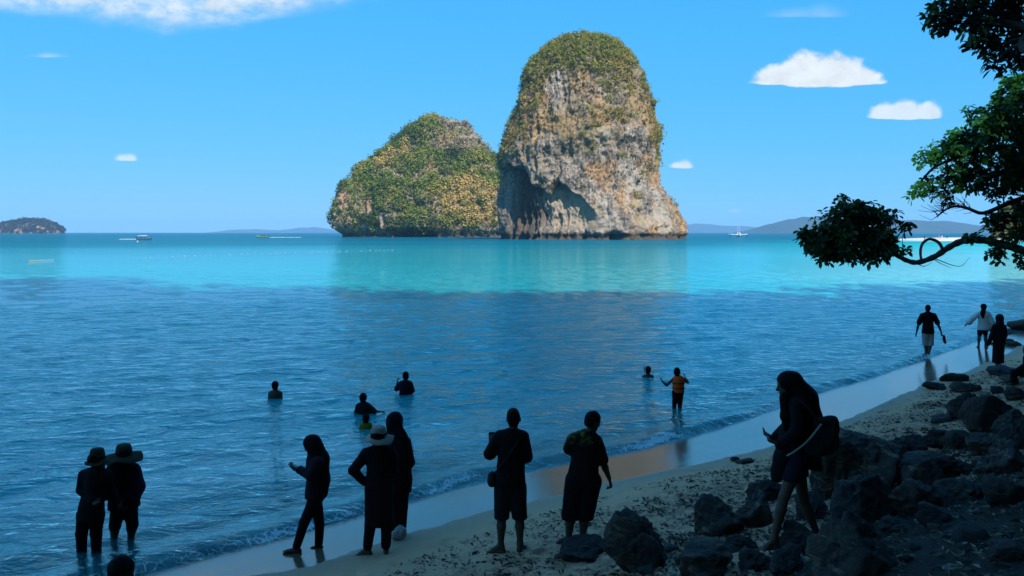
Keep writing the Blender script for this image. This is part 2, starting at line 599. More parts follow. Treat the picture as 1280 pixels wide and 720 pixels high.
ta = axis([(-400, -60, 20), (-60, -8, 1.5), (-8, -3, 0.2), (-3, 10, 0.065), (10, 20, 0.12), (20, 40, 0.25), (40, 140, 2), (140, 400, 20)])
sa = axis([(-60, -12, 2.0), (-12, -2, 0.35), (-2, 0.0, 0.1), (0, 9.5, 0.06), (9.5, 16, 0.4), (16, 80, 4)])
TT, SS = np.meshgrid(ta, sa, indexing='ij')
X, Y = from_st(SS.ravel(), TT.ravel())
Z = ground_z(X, Y)
sflat, tflat = SS.ravel(), TT.ravel()
# footprints and scuffs in the dry sand
for k in range(520):
    ft = rng.uniform(-4, 16)
    fs = rng.uniform(2.0, 6.5)
    fx, fy = from_st(np.array([fs]), np.array([ft]))
    a = rng.uniform(0, 6.28)
    sel = (np.abs(tflat - ft) < 0.4) & (np.abs(sflat - fs) < 0.4)
    dx, dy = X[sel] - fx, Y[sel] - fy
    lx = (dx * math.cos(a) + dy * math.sin(a)) / 0.13
    ly = (-dx * math.sin(a) + dy * math.cos(a)) / 0.055
    q = lx * lx + ly * ly
    Z[sel] += -0.028 * np.exp(-q * 1.1) + 0.014 * np.exp(-(np.sqrt(q) - 1.5) ** 2 * 3)
me = mesh_np('sand', np.stack([X, Y, Z], 1), grid_faces(len(ta), len(sa))[:, ::-1], M_sand)
# wetness: reach of the last swash
WT = np.array([-60, -0.3, 1.0, 2.0, 3.0, 4.2, 5.9, 8.2, 10.8, 14.9, 18.3, 22.9, 28.7, 60, 400])
WS = np.array([0.9, 0.8, 1.35, 1.3, 1.38, 1.5, 1.65, 1.75, 1.85, 1.9, 1.75, 1.9, 1.7, 1.6, 1.6])
reach = np.interp(tflat, WT, WS) + 0.16 * perlin(np.stack([tflat * 0.55, tflat * 0, tflat * 0], 1), 31)
attr_f(me, 'wet', np.clip(0.67 - (sflat - reach) * 0.75, 0, 1.3))
attr_f(me, 'upper', sstep(sflat, 2.3, 3.6))
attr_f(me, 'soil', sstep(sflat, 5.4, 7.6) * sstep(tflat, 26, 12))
tag(link('sand', me), kind='structure')

# ================================================================== SEA
ra = axis([(5.0, 12, 0.1), (12, 34, 0.085), (34, 50, 0.14)])
ext = [50.0]
while ext[-1] < 15500:
    ext.append(ext[-1] * 1.028)
ra = np.concatenate([ra[:-1], ext])
an = axis([(-100, -36, 2.0), (-36, 36, 0.19), (36, 100, 2.0)]) * math.pi / 180
RR, AA = np.meshgrid(ra, an, indexing='ij')
X = (RR * np.sin(AA)).ravel()
Y = (RR * np.cos(AA)).ravel()
rr_ = RR.ravel()
s, tt = to_st(X, Y)
keep_s = s
Z = np.zeros_like(X)
near = sstep(rr_, 150, 40)
calm = sstep(s, 0.3, -3.0)
ws = np.random.default_rng(3)
for k in range(26):
    lam = 0.35 * 1.115 ** k if k < 20 else 1.1 * 1.12 ** (k - 18)
    ang = math.atan2(-0.8, 0.35) + ws.normal(0, 0.42)
    kx, ky = math.cos(ang) * 2 * math.pi / lam, math.sin(ang) * 2 * math.pi / lam
    ph = kx * X + ky * Y + ws.uniform(0, 6.28)
    ph = ph + 0.9 * np.sin((X * 0.23 + Y * 0.31) / lam ** 0.5 + k)
    Z += 0.0036 * lam ** 0.9 * (np.sin(ph) + 0.25 * np.sin(2 * ph + 0.6)) * np.clip(40 * lam / np.maximum(rr_, 1) , 0, 1)
Z *= near * (0.25 + 0.75 * calm)
# small waves arriving at the beach
wob = 0.30 * perlin(np.stack([tt * 0.28, tt * 0, tt * 0], 1), 41) + 0.13 * perlin(np.stack([tt * 0.9, tt * 0 + 3, tt * 0], 1), 42)
amp = 0.75 + 0.5 * perlin(np.stack([tt * 0.35, tt * 0 + 7, tt * 0], 1), 43)
def crest(c, h, front, back):
    d = s - (c + wob)
    return h * amp * np.where(d > 0, np.exp(-(d / front) ** 2), np.exp(-(d / back) ** 2))
surf = crest(-0.30, 0.13, 0.14, 0.5) + crest(-1.5, 0.05, 0.3, 0.5) + crest(-3.1, 0.045, 0.5, 0.7)
Z += surf
gz = ground_z(X, Y)
Z = np.where(s > 2.0, -3.0, Z)
Z = np.where((s > 0.55) & (s <= 2.0), np.minimum(Z, gz - 0.03), Z)
depth = np.clip(Z - np.where(s < 2, gz, -1), 0, 40)
me = mesh_np('sea', np.stack([X, Y, Z], 1), grid_faces(len(ra), len(an))[:, ::-1], M_sea)
attr_f(me, 'depth', depth)
rough_edge = 0.14 * perlin(np.stack([X * 2.2, Y * 2.2, X * 0], 1), 44) + 0.06 * perlin(np.stack([X * 6, Y * 6, X * 0], 1), 45)
dd = s - (-0.16 + wob) + rough_edge
foam = np.exp(-(dd / 0.19) ** 2) + 0.45 * np.exp(-((s - (-0.75 + wob)) / 0.30) ** 2)
foam *= np.clip(0.75 + 0.9 * perlin(np.stack([tt * 0.4, tt * 0, tt * 0 + 5], 1), 46), 0.25, 1.2)
attr_f(me, 'windy', sstep(rr_, 70, 300))
attr_f(me, 'foam', np.clip(foam, 0, 1.2))
# sandy shallows towards the beach on the right, deep water towards the horizon
dist = np.sqrt(X * X + Y * Y)
sh = 0.62 - 0.40 * sstep(np.log10(dist + 1), 1.95, 2.75)
sh += 0.40 * sstep(X / np.maximum(Y, 1), 0.18, 0.58) * sstep(dist, 40, 90) * sstep(dist, 620, 250)
bar = np.exp(-((Y - 390 - 0.12 * (X - 200)) / 16) ** 2) * sstep(X, 110, 185)
sh += 0.85 * bar
attr_f(me, 'shallow', np.clip(sh, 0, 1))
tag(link('sea', me), kind='structure')

# ================================================================== THE CLIFF BEHIND THE BEACH (shades the foreground)
ct = np.linspace(-150, 140, 150)
cz = np.linspace(0, 1, 60)
CT, CZ = np.meshgrid(ct, cz, indexing='ij')
hgt = np.interp(CT, [-150, -60, -16, -4, 8, 18, 30, 45, 60, 90, 125, 140], [78, 97, 92, 72, 55, 47, 41, 32, 28, 25, 18, 6])
Pn = np.stack([CT.ravel() * 0.05, CT.ravel() * 0, CT.ravel() * 0], 1)
hgt = hgt * (1 + 0.14 * fbm(Pn * 2.0, 5, seed=60).reshape(hgt.shape))
zz = CZ ** 0.8
sb = 15.5 + 9.5 * zz + 4 * np.sin(CT * 0.05)* (1 - zz)
zz_m = 2.0 + zz * hgt
X, Y = from_st(sb.ravel(), CT.ravel())
P = np.stack([X, Y, zz_m.ravel()], 1)
d = 3.2 * fbm(P * np.array([0.06, 0.06, 0.03]), 4, seed=61) + 0.9 * ridged(P * np.array([0.3, 0.3, 0.06]), 3, seed=62)
d = d * sstep(CZ.ravel(), 1.0, 0.8)
X, Y = X - NRM[0] * d, Y - NRM[1] * d
V1 = np.stack([X, Y, zz_m.ravel()], 1)
n1_ = len(ct) * len(cz)
# closed at the top and the back: a slab of rock 45 m thick
top = V1.reshape(len(ct), len(cz), 3)[:, -1]
b1_ = top + np.array([*(NRM * 25), 3.0])
b2_ = top + np.array([*(NRM * 45), -6.0])
b3_ = np.concatenate([top[:, :2] + NRM * 60, np.full((len(ct), 1), 2.0)], 1)
V = np.concatenate([V1.reshape(len(ct), len(cz), 3), b1_[:, None], b2_[:, None], b3_[:, None]], 1)
me = mesh_np('cliff', V.reshape(-1, 3), grid_faces(len(ct), len(cz) + 3), M_cliff)
tag(link('cliff', me), kind='structure')


def added_rim_trees():
    """unseen trees added along the cliff top to fray and soften its shadow edge"""
    g = np.random.default_rng(63)
    n = 620
    i = g.integers(0, len(ct), n)
    C = top[i] + np.stack([g.normal(0, 2.0, n), g.normal(0, 2.0, n), g.uniform(-1.5, 4.0, n)], 1) + np.array([*(NRM * 2.0), 0])
    r = g.uniform(1.5, 4.0, n)
    idx = np.repeat(np.arange(n), 40)
    m = len(idx)
    v = g.normal(size=(m, 3))
    v /= np.linalg.norm(v, axis=1, keepdims=True)
    P = C[idx] + v * (r[idx] * g.uniform(0.2, 1, m) ** 0.4)[:, None]
    a = g.normal(size=(m, 3))
    a /= np.linalg.norm(a, axis=1, keepdims=True)
    b = np.cross(a, v)
    b /= np.linalg.norm(b, axis=1, keepdims=True) + 1e-9
    V = np.stack([P - a * 0.6, P - b * 0.4, P + a * 0.6, P + b * 0.4], 1).reshape(-1, 3)
    me = mesh_np('added_rim_trees', V, np.arange(m * 4).reshape(-1, 4), M_scrub, smooth=False)
    attr_c(me, 'tint', np.tile([0.05, 0.075, 0.02], (m * 4, 1)))
    o = link('added_rim_trees', me)
    tag(o, kind='stuff')


added_rim_trees()
# ================================================================== ROCK ISLANDS
def loft_rock(name, prof, Yc, base_v, depth_k, parent, seed, nz, dth, shape_fn, amp=1.0, mat=None, squash=1.0):
    """prof: (v, left u, right u) of the outline, top to bottom; the rock stands at distance Yc.
    Returns mesh object, and a dict with vertex data for planting."""
    prof = np.array(prof, float)
    k = Yc / F
    zt = np.array([at_y(640, v, Yc)[2] for v in prof[:, 0]])
    zt = (zt - at_y(640, base_v, Yc)[2]) * squash      # the near side of a dome stands higher in the picture than its middle
    L = np.array([at_y(u, v, Yc)[0] for v, u in prof[:, :2]])
    Rr = np.array([at_y(q_[2], q_[0], Yc)[0] for q_ in prof])
    o = np.argsort(zt)
    zt, L, Rr = zt[o], L[o], Rr[o]
    ztop = zt[-1]
    # levels, denser where the outline closes at the top
    q = np.linspace(0, 1, nz)
    zl = -3.0 + (ztop + 3.0) * (1 - (1 - q) ** 1.25)
    Li = np.interp(zl, zt, L)
    Ri = np.interp(zl, zt, Rr)
    ker = np.ones(5) / 5
    Li = np.convolve(np.pad(Li, 2, 'edge'), ker, 'valid')
    Ri = np.convolve(np.pad(Ri, 2, 'edge'), ker, 'valid')
    a = (Ri - Li) / 2
    cx = (Ri + Li) / 2
    # close the very top
    a = a * np.sqrt(np.clip((ztop * 1.004 - zl) / (ztop * 0.02), 0.0005, 1))
    th = np.concatenate([np.arange(-205, 25, dth), np.arange(25, 155, 2.5)]) * math.pi / 180
    TH, ZI = np.meshgrid(th, np.arange(nz), indexing='ij')
    A, CX, ZL = a[ZI], cx[ZI], zl[ZI]
    B = depth_k * (0.75 * A + 0.25 * a.max() * np.sqrt(np.clip(A / a.max(), 0, 1)))
    c, s_ = np.cos(TH), np.sin(TH)
    pw = 0.88
    ex = np.sign(c) * np.abs(c) ** pw
    ey = np.sign(s_) * np.abs(s_) ** pw
    X = CX + A * ex
    Y = Yc + B * ey
    P = np.stack([X.ravel(), Y.ravel(), ZL.ravel()], 1)
    nx, ny = ex.ravel(), ey.ravel() * 1.0
    nl = np.sqrt(nx * nx + ny * ny) + 1e-6
    nx, ny = nx / nl, ny / nl
    zf = ZL.ravel() / ztop
    d = amp * (3.4 * fbm(P * 0.035, 4, seed=seed) + 2.1 * ridged(P * np.array([0.16, 0.16, 0.045]), 4, seed=seed + 9, gain=0.6)
               + 1.5 * ridged(P * 0.11, 5, seed=seed + 20, gain=0.6) + 0.6 * fbm(P * 0.5, 3, seed=seed + 30) - 6.0)
    d *= np.clip(A.ravel() / (0.25 * a.max()), 0.05, 1)
    uu = ((P[:, 0] - CX.ravel()) / np.maximum(A.ravel(), 1e-3))
    dd, extra = shape_fn(P, uu, zf, ey.ravel())
    d = d + dd
    P2 = P.copy()
    P2[:, 0] += nx * d
    P2[:, 1] += ny * d
    P2[:, 2] += (0.7 * fbm(P * 0.1, 3, seed=seed + 50) * sstep(zf, 0.05, 0.3) * np.clip((1 - zf) * 8 + 0.3, 0, 1))
    nt = len(th)
    V = P2
    Fq = grid_faces(nt, nz, wrap=True)
    me = mesh_np(name, V, Fq, mat)
    G = V.reshape(nt, nz, 3)
    du = np.roll(G, -1, 0) - np.roll(G, 1, 0)
    dv = np.gradient(G, axis=1)
    N = np.cross(du, dv)
    N /= np.linalg.norm(N, axis=2, keepdims=True) + 1e-9
    for kk, vv in extra.items():
        attr_f(me, kk, vv)
    o = link(name, me, parent)
    return o, dict(G=G, N=N, uu=uu.reshape(nt, nz), zf=zf.reshape(nt, nz), ey=ey, ztop=ztop)


def leaf_cloud(name, centres, radii, cols, per, leaf, parent, mat, seed=1, flat=0.75, normal=None):
    """many small leaf faces in clumps, joined in one mesh; cols (n,3) tint per clump"""
    g = np.random.default_rng(seed)
    n = len(centres)
    idx = np.repeat(np.arange(n), per)
    m = len(idx)
    v = g.normal(size=(m, 3))
    v /= np.linalg.norm(v, axis=1, keepdims=True)
    rad = g.uniform(0.25, 1.0, (m, 1)) ** 0.45
    off = v * rad * radii[idx][:, None]
    off[:, 2] *= flat
    C = centres[idx] + off
    nrm = v + g.normal(size=(m, 3)) * 0.7 + np.array([0, 0, 0.35])
    nrm /= np.linalg.norm(nrm, axis=1, keepdims=True)
    ref = g.normal(size=(m, 3))
    a = np.cross(nrm, ref)
    a /= np.linalg.norm(a, axis=1, keepdims=True) + 1e-9
    b = np.cross(nrm, a)
    sz = (leaf * g.uniform(0.6, 1.4, m))[:, None]
    a = a * sz
    b = b * sz * 0.62
    V = np.stack([C - a, C - b, C + a, C + b], 1).reshape(-1, 3)
    Q = np.arange(m * 4).reshape(-1, 4)
    me = mesh_np(name, V, Q, mat, smooth=False)
    cc = cols[idx] * (1 + g.normal(0, 0.11, (m, 1)))
    attr_c(me, 'tint', np.repeat(np.clip(cc, 0.005, 1), 4, 0))
    o = link(name, me, parent)
    o['kind'] = 'stuff'
    return o


def plant(data, n, weight_fn, col_fn, rmin, rmax, seed):
    """pick n spots on a rock by weight and give each a clump radius and colour"""
    g = np.random.default_rng(seed)
    G, N, uu, zf, ey = data['G'], data['N'], data['uu'], data['zf'], data['ey']
    P = G.reshape(-1, 3)
    NN = N.reshape(-1, 3)
    # area weight so that fine rows are not favoured
    dz = np.abs(np.gradient(G[..., 2], axis=1)).ravel() + np.linalg.norm(np.gradient(G[..., :2], axis=1), axis=2).ravel()
    dx = np.linalg.norm(np.roll(G, -1, 0) - G, axis=2).ravel()
    wt = weight_fn(P, NN, uu.ravel(), zf.ravel()) * dz * np.minimum(dx, 3) * (ey.ravel() < 0.35)
    wt = np.clip(wt, 0, None)
    wt /= wt.sum()
    i = g.choice(len(P), n, p=wt)
    r = g.uniform(rmin, rmax, n) * g.uniform(0.6, 1.2, n)
    C = P[i] + NN[i] * (r * 0.30)[:, None] + np.array([0, 0, 0.2])
    return C, r, col_fn(P[i], uu.ravel()[i], zf.ravel()[i], g)


# ---- the tall rock
prof_tall = [(40.5, 723, 733), (43, 713, 743), (47.5, 700, 759), (55, 687, 773), (67, 675, 786), (81, 663, 795), (94, 656, 803), (108, 654, 804), (123, 650, 811),
             (139, 643, 815), (154.5, 637, 818), (170, 630, 819), (185.6, 628, 820), (201, 625, 820), (213, 625, 820), (232, 623, 821),
             (240, 622, 827), (248, 621, 833), (263, 621, 843), (279, 622, 851), (290, 622, 855), (299.8, 624, 856), (303, 624, 856)]


def shape_tall(P, uu, zf, ey):
    z = P[:, 2]
    front = sstep(ey, 0.15, -0.25)
    # edge of the overhang: ragged, hanging lower in places like dripstone
    jag = 7.0 * fbm(np.stack([uu * 9, uu * 0, uu * 0], 1), 4, seed=71) + 2.2 * np.abs(perlin(np.stack([uu * 42, uu * 0, z * 0.02], 1), 72))
    roof = np.interp(uu, [-1.05, -0.9, -0.72, -0.62, -0.45, -0.3, -0.2, -0.05, 0.05], [44, 44, 40, 33, 27, 34, 28, 22, 8]) + jag * 0.8
    inside = sstep(z, roof + 1.2, roof - 1.2)
    width = sstep(uu, -1.02, -0.93) * sstep(uu, 0.06, -0.02)
    deep = np.interp(uu, [-1, -0.9, -0.75, -0.62, -0.5, -0.3, -0.1, 0.05], [15, 19, 17, 12, 9.5, 9, 6, 1])
    cut = inside * width * front * deep
    cut = cut * (0.55 + 0.45 * sstep(z, 0, 14))
    # a second ledge above the cave
    led = 2.6 * np.exp(-((z - 58 - 6 * uu) / 5) ** 2) * front
    notch = 3.2 * np.exp(-((z - 1.6) / 1.7) ** 2) * (0.6 + 0.9 * perlin(np.stack([uu * 7, uu * 0, uu * 0 + 3], 1), 74))
    cave2 = 7.0 * np.exp(-((uu - 0.17) / 0.055) ** 2) * sstep(z, 6.0, 2.5) * front
    # pillars of dripstone at the mouth of the cave
    pil = np.zeros_like(z)
    for c0, w0 in ((-0.93, 0.018), (-0.86, 0.014), (-0.77, 0.02), (-0.70, 0.012), (-0.665, 0.010)):
        pil += np.exp(-((uu - c0 - 0.008 * np.sin(z * 0.35)) / w0) ** 2) * 0.55
    cut = cut * (1 - 0.75 * np.clip(pil, 0, 1))
    d = -cut + led - notch - cave2
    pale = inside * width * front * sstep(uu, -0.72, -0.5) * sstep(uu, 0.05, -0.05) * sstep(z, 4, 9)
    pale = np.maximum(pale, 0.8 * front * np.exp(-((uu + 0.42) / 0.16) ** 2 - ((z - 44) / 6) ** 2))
    tide_shade = sstep(z, 4.2, 2.4) * 0.85
    dark = inside * width * front * sstep(uu, -0.55, -0.75) * 0.75  # shade of the cave's left end painted into the rock colour
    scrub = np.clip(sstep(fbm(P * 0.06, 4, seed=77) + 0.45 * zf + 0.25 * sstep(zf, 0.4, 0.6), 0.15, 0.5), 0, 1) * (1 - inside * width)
    return d, dict(pale=np.clip(pale, 0, 1), tide_shade=np.maximum(tide_shade, dark), scrub=scrub)


isle_a = empty('rock_island', (0, 0, 0))
tag(isle_a, 'tall dome-shaped limestone sea stack with scrub on top and a pale cave at its foot', 'rock island')
YA = 492.0
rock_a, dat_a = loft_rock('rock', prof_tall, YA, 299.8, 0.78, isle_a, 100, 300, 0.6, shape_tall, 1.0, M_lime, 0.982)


def w_tall(P, N, uu, zf):
    cap = sstep(zf, 0.74, 0.88)
    n = fbm(P * 0.055, 4, seed=77) + 0.5 * fbm(P * 0.2, 3, seed=79)
    mid = sstep(n + 0.35 * (uu - 0.1) * sstep(zf, 0.3, 0.5) + 0.5 * (zf - 0.5), 0.22, 0.36) * sstep(zf, 0.22, 0.5)
    low = sstep(n, 0.30, 0.5) * 0.35 * sstep(uu, 0.0, 0.2)
    lefts = sstep(uu, -0.6, -0.85) * sstep(zf, 0.35, 0.5) * 0.5
    return cap * 1.1 + mid * 0.9 + low + lefts + 0.008


def c_tall(P, uu, zf, g):
    n = len(P)
    q = np.clip(fbm(P * 0.05, 3, seed=81) + 0.25 + g.normal(0, 0.10, n), 0, 1)[:, None]
    green = np.array([0.21, 0.22, 0.042])
    dark = np.array([0.075, 0.10, 0.025])
    straw = np.array([0.38, 0.27, 0.09])
    rust = np.array([0.34, 0.18, 0.06])
    c = green * (1 - q) + straw * q
    c = np.where((g.uniform(size=n) < 0.14)[:, None], dark, c)
    c = np.where(((zf < 0.75) & (g.uniform(size=n) < 0.22))[:, None], rust * 0.5 + c * 0.5, c)
    return c


C, r, cc = plant(dat_a, 2300, w_tall, c_tall, 0.9, 3.1, 5)
leaf_cloud('scrub', C, r, cc, 46, 0.44, isle_a, M_scrub, 6, flat=0.8)


def w_dry(P, N, uu, zf):
    return sstep(fbm(P * 0.07, 4, seed=83) + 0.35 * (zf - 0.4), 0.0, 0.2) * sstep(zf, 0.12, 0.35) + 0.02


def c_dry(P, uu, zf, g):
    pal = np.array([(0.24, 0.15, 0.075), (0.13, 0.085, 0.05), (0.30, 0.22, 0.09), (0.12, 0.13, 0.04), (0.20, 0.17, 0.13)])
    return pal[g.integers(0, len(pal), len(P))]


C, r, cc = plant(dat_a, 4200, w_dry, c_dry, 0.35, 1.0, 8)
leaf_cloud('dry_scrub', C, r, cc, 13, 0.30, isle_a, M_scrub, 9, flat=1.0)

# ---- the lower, greener rock beside it
prof_low = [(141.5, 545, 556), (142.5, 540, 562), (148.7, 525, 580), (155, 518, 589), (167.5, 500, 599), (180, 486, 607), (190, 472, 612), (200, 462, 618), (210, 451, 624),
            (220, 444, 630), (230, 434, 640), (237.5, 425, 645), (250, 416, 652), (262.5, 416, 656), (275, 419, 660), (287.5, 421, 660), (292, 425, 660), (296.6, 430, 660), (299, 430, 660)]


def shape_low(P, uu, zf, ey):
    z = P[:, 2]
    notch = 5.5 * np.exp(-((z - 3.0) / 3.2) ** 2) * (0.75 + 0.9 * perlin(np.stack([uu * 6, uu * 0, uu * 0 + 3], 1), 84))
    arch = 26 * sstep(np.abs(uu + 0.16), 0.24, 0.20) * sstep(z, 9.0, 7.0) * sstep(ey, 0.2, -0.2)
    tide_shade = np.maximum(sstep(z, 4.5, 2.2) * 0.8, 0)
    orange = 0.9 * sstep(uu, -0.62, -0.78) * sstep(zf, 0.46, 0.34)
    scrub = np.clip(sstep(fbm(P * 0.04, 4, seed=87) + 0.5, 0.1, 0.5), 0, 1) * sstep(zf, 0.06, 0.12) * (1 - orange)
    return -notch - arch, dict(ochre=orange, pale=orange * 0, tide_shade=tide_shade, scrub=scrub)


isle_b = empty('rock_island', (0, 0, 0))
tag(isle_b, 'lower hump-backed rock island overgrown with green bushes and straw-yellow grass', 'rock island')
YB = 745.0
rock_b, dat_b = loft_rock('rock', prof_low, YB, 296.6, 0.62, isle_b, 200, 210, 0.65, shape_low, 1.5, M_lime, 0.955)


def w_low(P, N, uu, zf):
    n = fbm(P * 0.035, 4, seed=88)
    grey = sstep(zf, 0.66, 0.8) * sstep(uu, -0.1, 0.25)
    left = sstep(uu, -0.62, -0.78) * sstep(zf, 0.48, 0.34)
    return np.clip((0.95 + n) * (1 - 0.82 * grey) * (1 - 0.85 * left), 0.02, 2) * sstep(zf, 0.05, 0.11)


def c_low(P, uu, zf, g):
    n = len(P)
    green = np.array([0.17, 0.215, 0.036])
    dark = np.array([0.08, 0.115, 0.025])
    olive = np.array([0.27, 0.25, 0.05])
    straw = np.array([0.46, 0.33, 0.11])
    q = fbm(P * 0.04, 3, seed=91) + g.normal(0, 0.08, n)
    c = np.where((q > 0.16)[:, None], olive, green)
    c = np.where(((q < -0.10) | (g.uniform(size=n) < 0.08))[:, None], dark, c)
    dry = (((uu - 0.48) / 0.40) ** 2 + ((zf - 0.30) / 0.22) ** 2 + 0.8 * q < 0.85) | ((((uu + 0.62) / 0.2) ** 2 + ((zf - 0.66) / 0.12) ** 2) < 1)
    c = np.where((dry & (g.uniform(size=n) < 0.82))[:, None], straw, c)
    bare = (zf > 0.7) & (uu > -0.1)
    c = np.where((bare & (g.uniform(size=n) < 0.6))[:, None], np.array([0.27, 0.23, 0.16]), c)
    return c


C, r, cc = plant(dat_b, 1500, w_low, c_low, 3.0, 6.5, 15)
leaf_cloud('scrub', C, r, cc, 70, 0.85, isle_b, M_scrub, 16, flat=0.8)
C, r, cc = plant(dat_b, 2200, lambda P, N, uu, zf: w_low(P, N, uu, zf) * 0.5 + 0.25, c_low, 0.6, 2.2, 17)
leaf_cloud('scrub', C, r, cc, 20, 0.5, isle_b, M_scrub, 18, flat=1.0)

# ---- small wooded islet far off on the left
prof_islet = [(275.2, 36, 44), (276, 28, 52), (278, 20, 60), (280, 8, 66), (283, 3, 71), (286, 2, 75), (289, 1, 77), (291.9, 1, 77.5), (293, 1, 77.5)]


def shape_plain(P, uu, zf, ey):
    return np.zeros(len(P)), dict(pale=np.zeros(len(P)), tide_shade=sstep(zf, 0.13, 0.05) * 0.5, scrub=sstep(zf, 0.02, 0.2))


isle_c = empty('rock_island', (0, 0, 0))
tag(isle_c, 'small dark wooded islet alone on the horizon', 'islet')
YC = 2900.0
rock_c, dat_c = loft_rock('rock', prof_islet, YC, 292.0, 0.7, isle_c, 300, 70, 1.6, shape_plain, 1.2, M_lime)
C, r, cc = plant(dat_c, 420, lambda P, N, uu, zf: sstep(zf, 0.08, 0.2) + 0.05,
                 lambda P, uu, zf, g: np.where((g.uniform(size=len(P)) < 0.3)[:, None], np.array([0.09, 0.065, 0.04]), np.array([0.03, 0.036, 0.018])), 5, 12, 25)
leaf_cloud('woods', C, r, cc, 46, 2.4, isle_c, M_scrub, 26)

# ================================================================== FAR HILLS
M_hill, t = material('hill_forest')
pos = t.n('ShaderNodeNewGeometry').outputs['Position']
hn = t.noise(pos, 0.012, 6, 0.65)
hc = t.mix(hn, (0.02, 0.04, 0.03), (0.05, 0.075, 0.05))
finish(t, t.n('ShaderNodeBsdfPrincipled', {'Base Color': hc, 'Roughness': 1.0, 'Specular IOR Level': 0.0,
                                           'Normal': t.n('ShaderNodeBump', {'Strength': 1.0, 'Distance': 12.0, 'Height': hn})}))


def hills(name, Yd, prof, seed, deep):
    prof = np.array(prof, float)
    u = np.linspace(prof[0, 0], prof[-1, 0], 200)
    v = np.interp(u, prof[:, 0], prof[:, 1])
    k = Yd / F
    h = np.clip((290.5 - v) * k, 0, None)
    x = (u - 640) * k
    h = h * (1 + 0.10 * fbm(np.stack([x * 0.006, x * 0, x * 0], 1), 4, seed=seed))
    prof_d = np.linspace(-1, 1, 25)
    XX, DD = np.meshgrid(x, prof_d, indexing='ij')
    ZZ = h[:, None] * (1 - np.abs(DD) ** 1.5) - 1.2
    YY = Yd + DD * deep
    P = np.stack([XX.ravel(), YY.ravel(), ZZ.ravel()], 1)
    P[:, 2] += 0.10 * h.max() * fbm(P * np.array([0.004, 0.004, 0]), 4, seed=seed + 3) * np.clip(ZZ.ravel() / (h.max() + 1), 0, 1)
    me = mesh_np(name, P, grid_faces(len(x), 25)[:, ::-1] if False else grid_faces(len(x), 25), M_hill)
    return tag(link(name, me), kind='structure')


hills('hills', 7200, [(932, 290.5), (945, 286), (960, 280), (980, 275), (1000, 271.5), (1020, 270), (1060, 271), (1100, 274), (1130, 275.5), (1160, 275), (1185, 276.5),
                      (1205, 279.5), (1220, 283), (1230, 288), (1236, 290.5)], 401, 700)
hills('hills', 13500, [(840, 290.5), (856, 281), (868, 279), (885, 280), (905, 282), (925, 282), (950, 284), (980, 290.5)], 402, 900)
hills('hills', 14000, [(270, 290.5), (290, 287), (320, 286), (350, 287.5), (375, 284.5), (395, 283.5), (410, 285.5), (430, 290.5)], 403, 800)
# ================================================================== TREES AT THE RIGHT
M_leaf = leaf_mat('tree_leaves', 0.42, 0.45)
M_bark, t = material('bark')
pos = t.n('ShaderNodeNewGeometry').outputs['Position']
bn = t.noise(t.mapping(pos, (7, 7, 2.5)), 1.0, 6, 0.7)
finish(t, t.n('ShaderNodeBsdfPrincipled', {'Base Color': t.mix(bn, (0.035, 0.027, 0.02), (0.12, 0.095, 0.075)), 'Roughness': 0.9,
                                           'Normal': t.n('ShaderNodeBump', {'Strength': 0.8, 'Distance': 0.03, 'Height': bn})}))


def smooth_path(pts, n=8):
    pts = np.asarray(pts, float)
    P = np.concatenate([2 * pts[:1] - pts[1:2], pts, 2 * pts[-1:] - pts[-2:-1]])
    out = []
    for i in range(1, len(P) - 2):
        for k in range(n):
            q = k / n
            out.append(0.5 * ((2 * P[i]) + (-P[i - 1] + P[i + 1]) * q + (2 * P[i - 1] - 5 * P[i] + 4 * P[i + 1] - P[i + 2]) * q * q
                              + (-P[i - 1] + 3 * P[i] - 3 * P[i + 1] + P[i + 2]) * q ** 3))
    out.append(P[-2])
    return np.array(out)


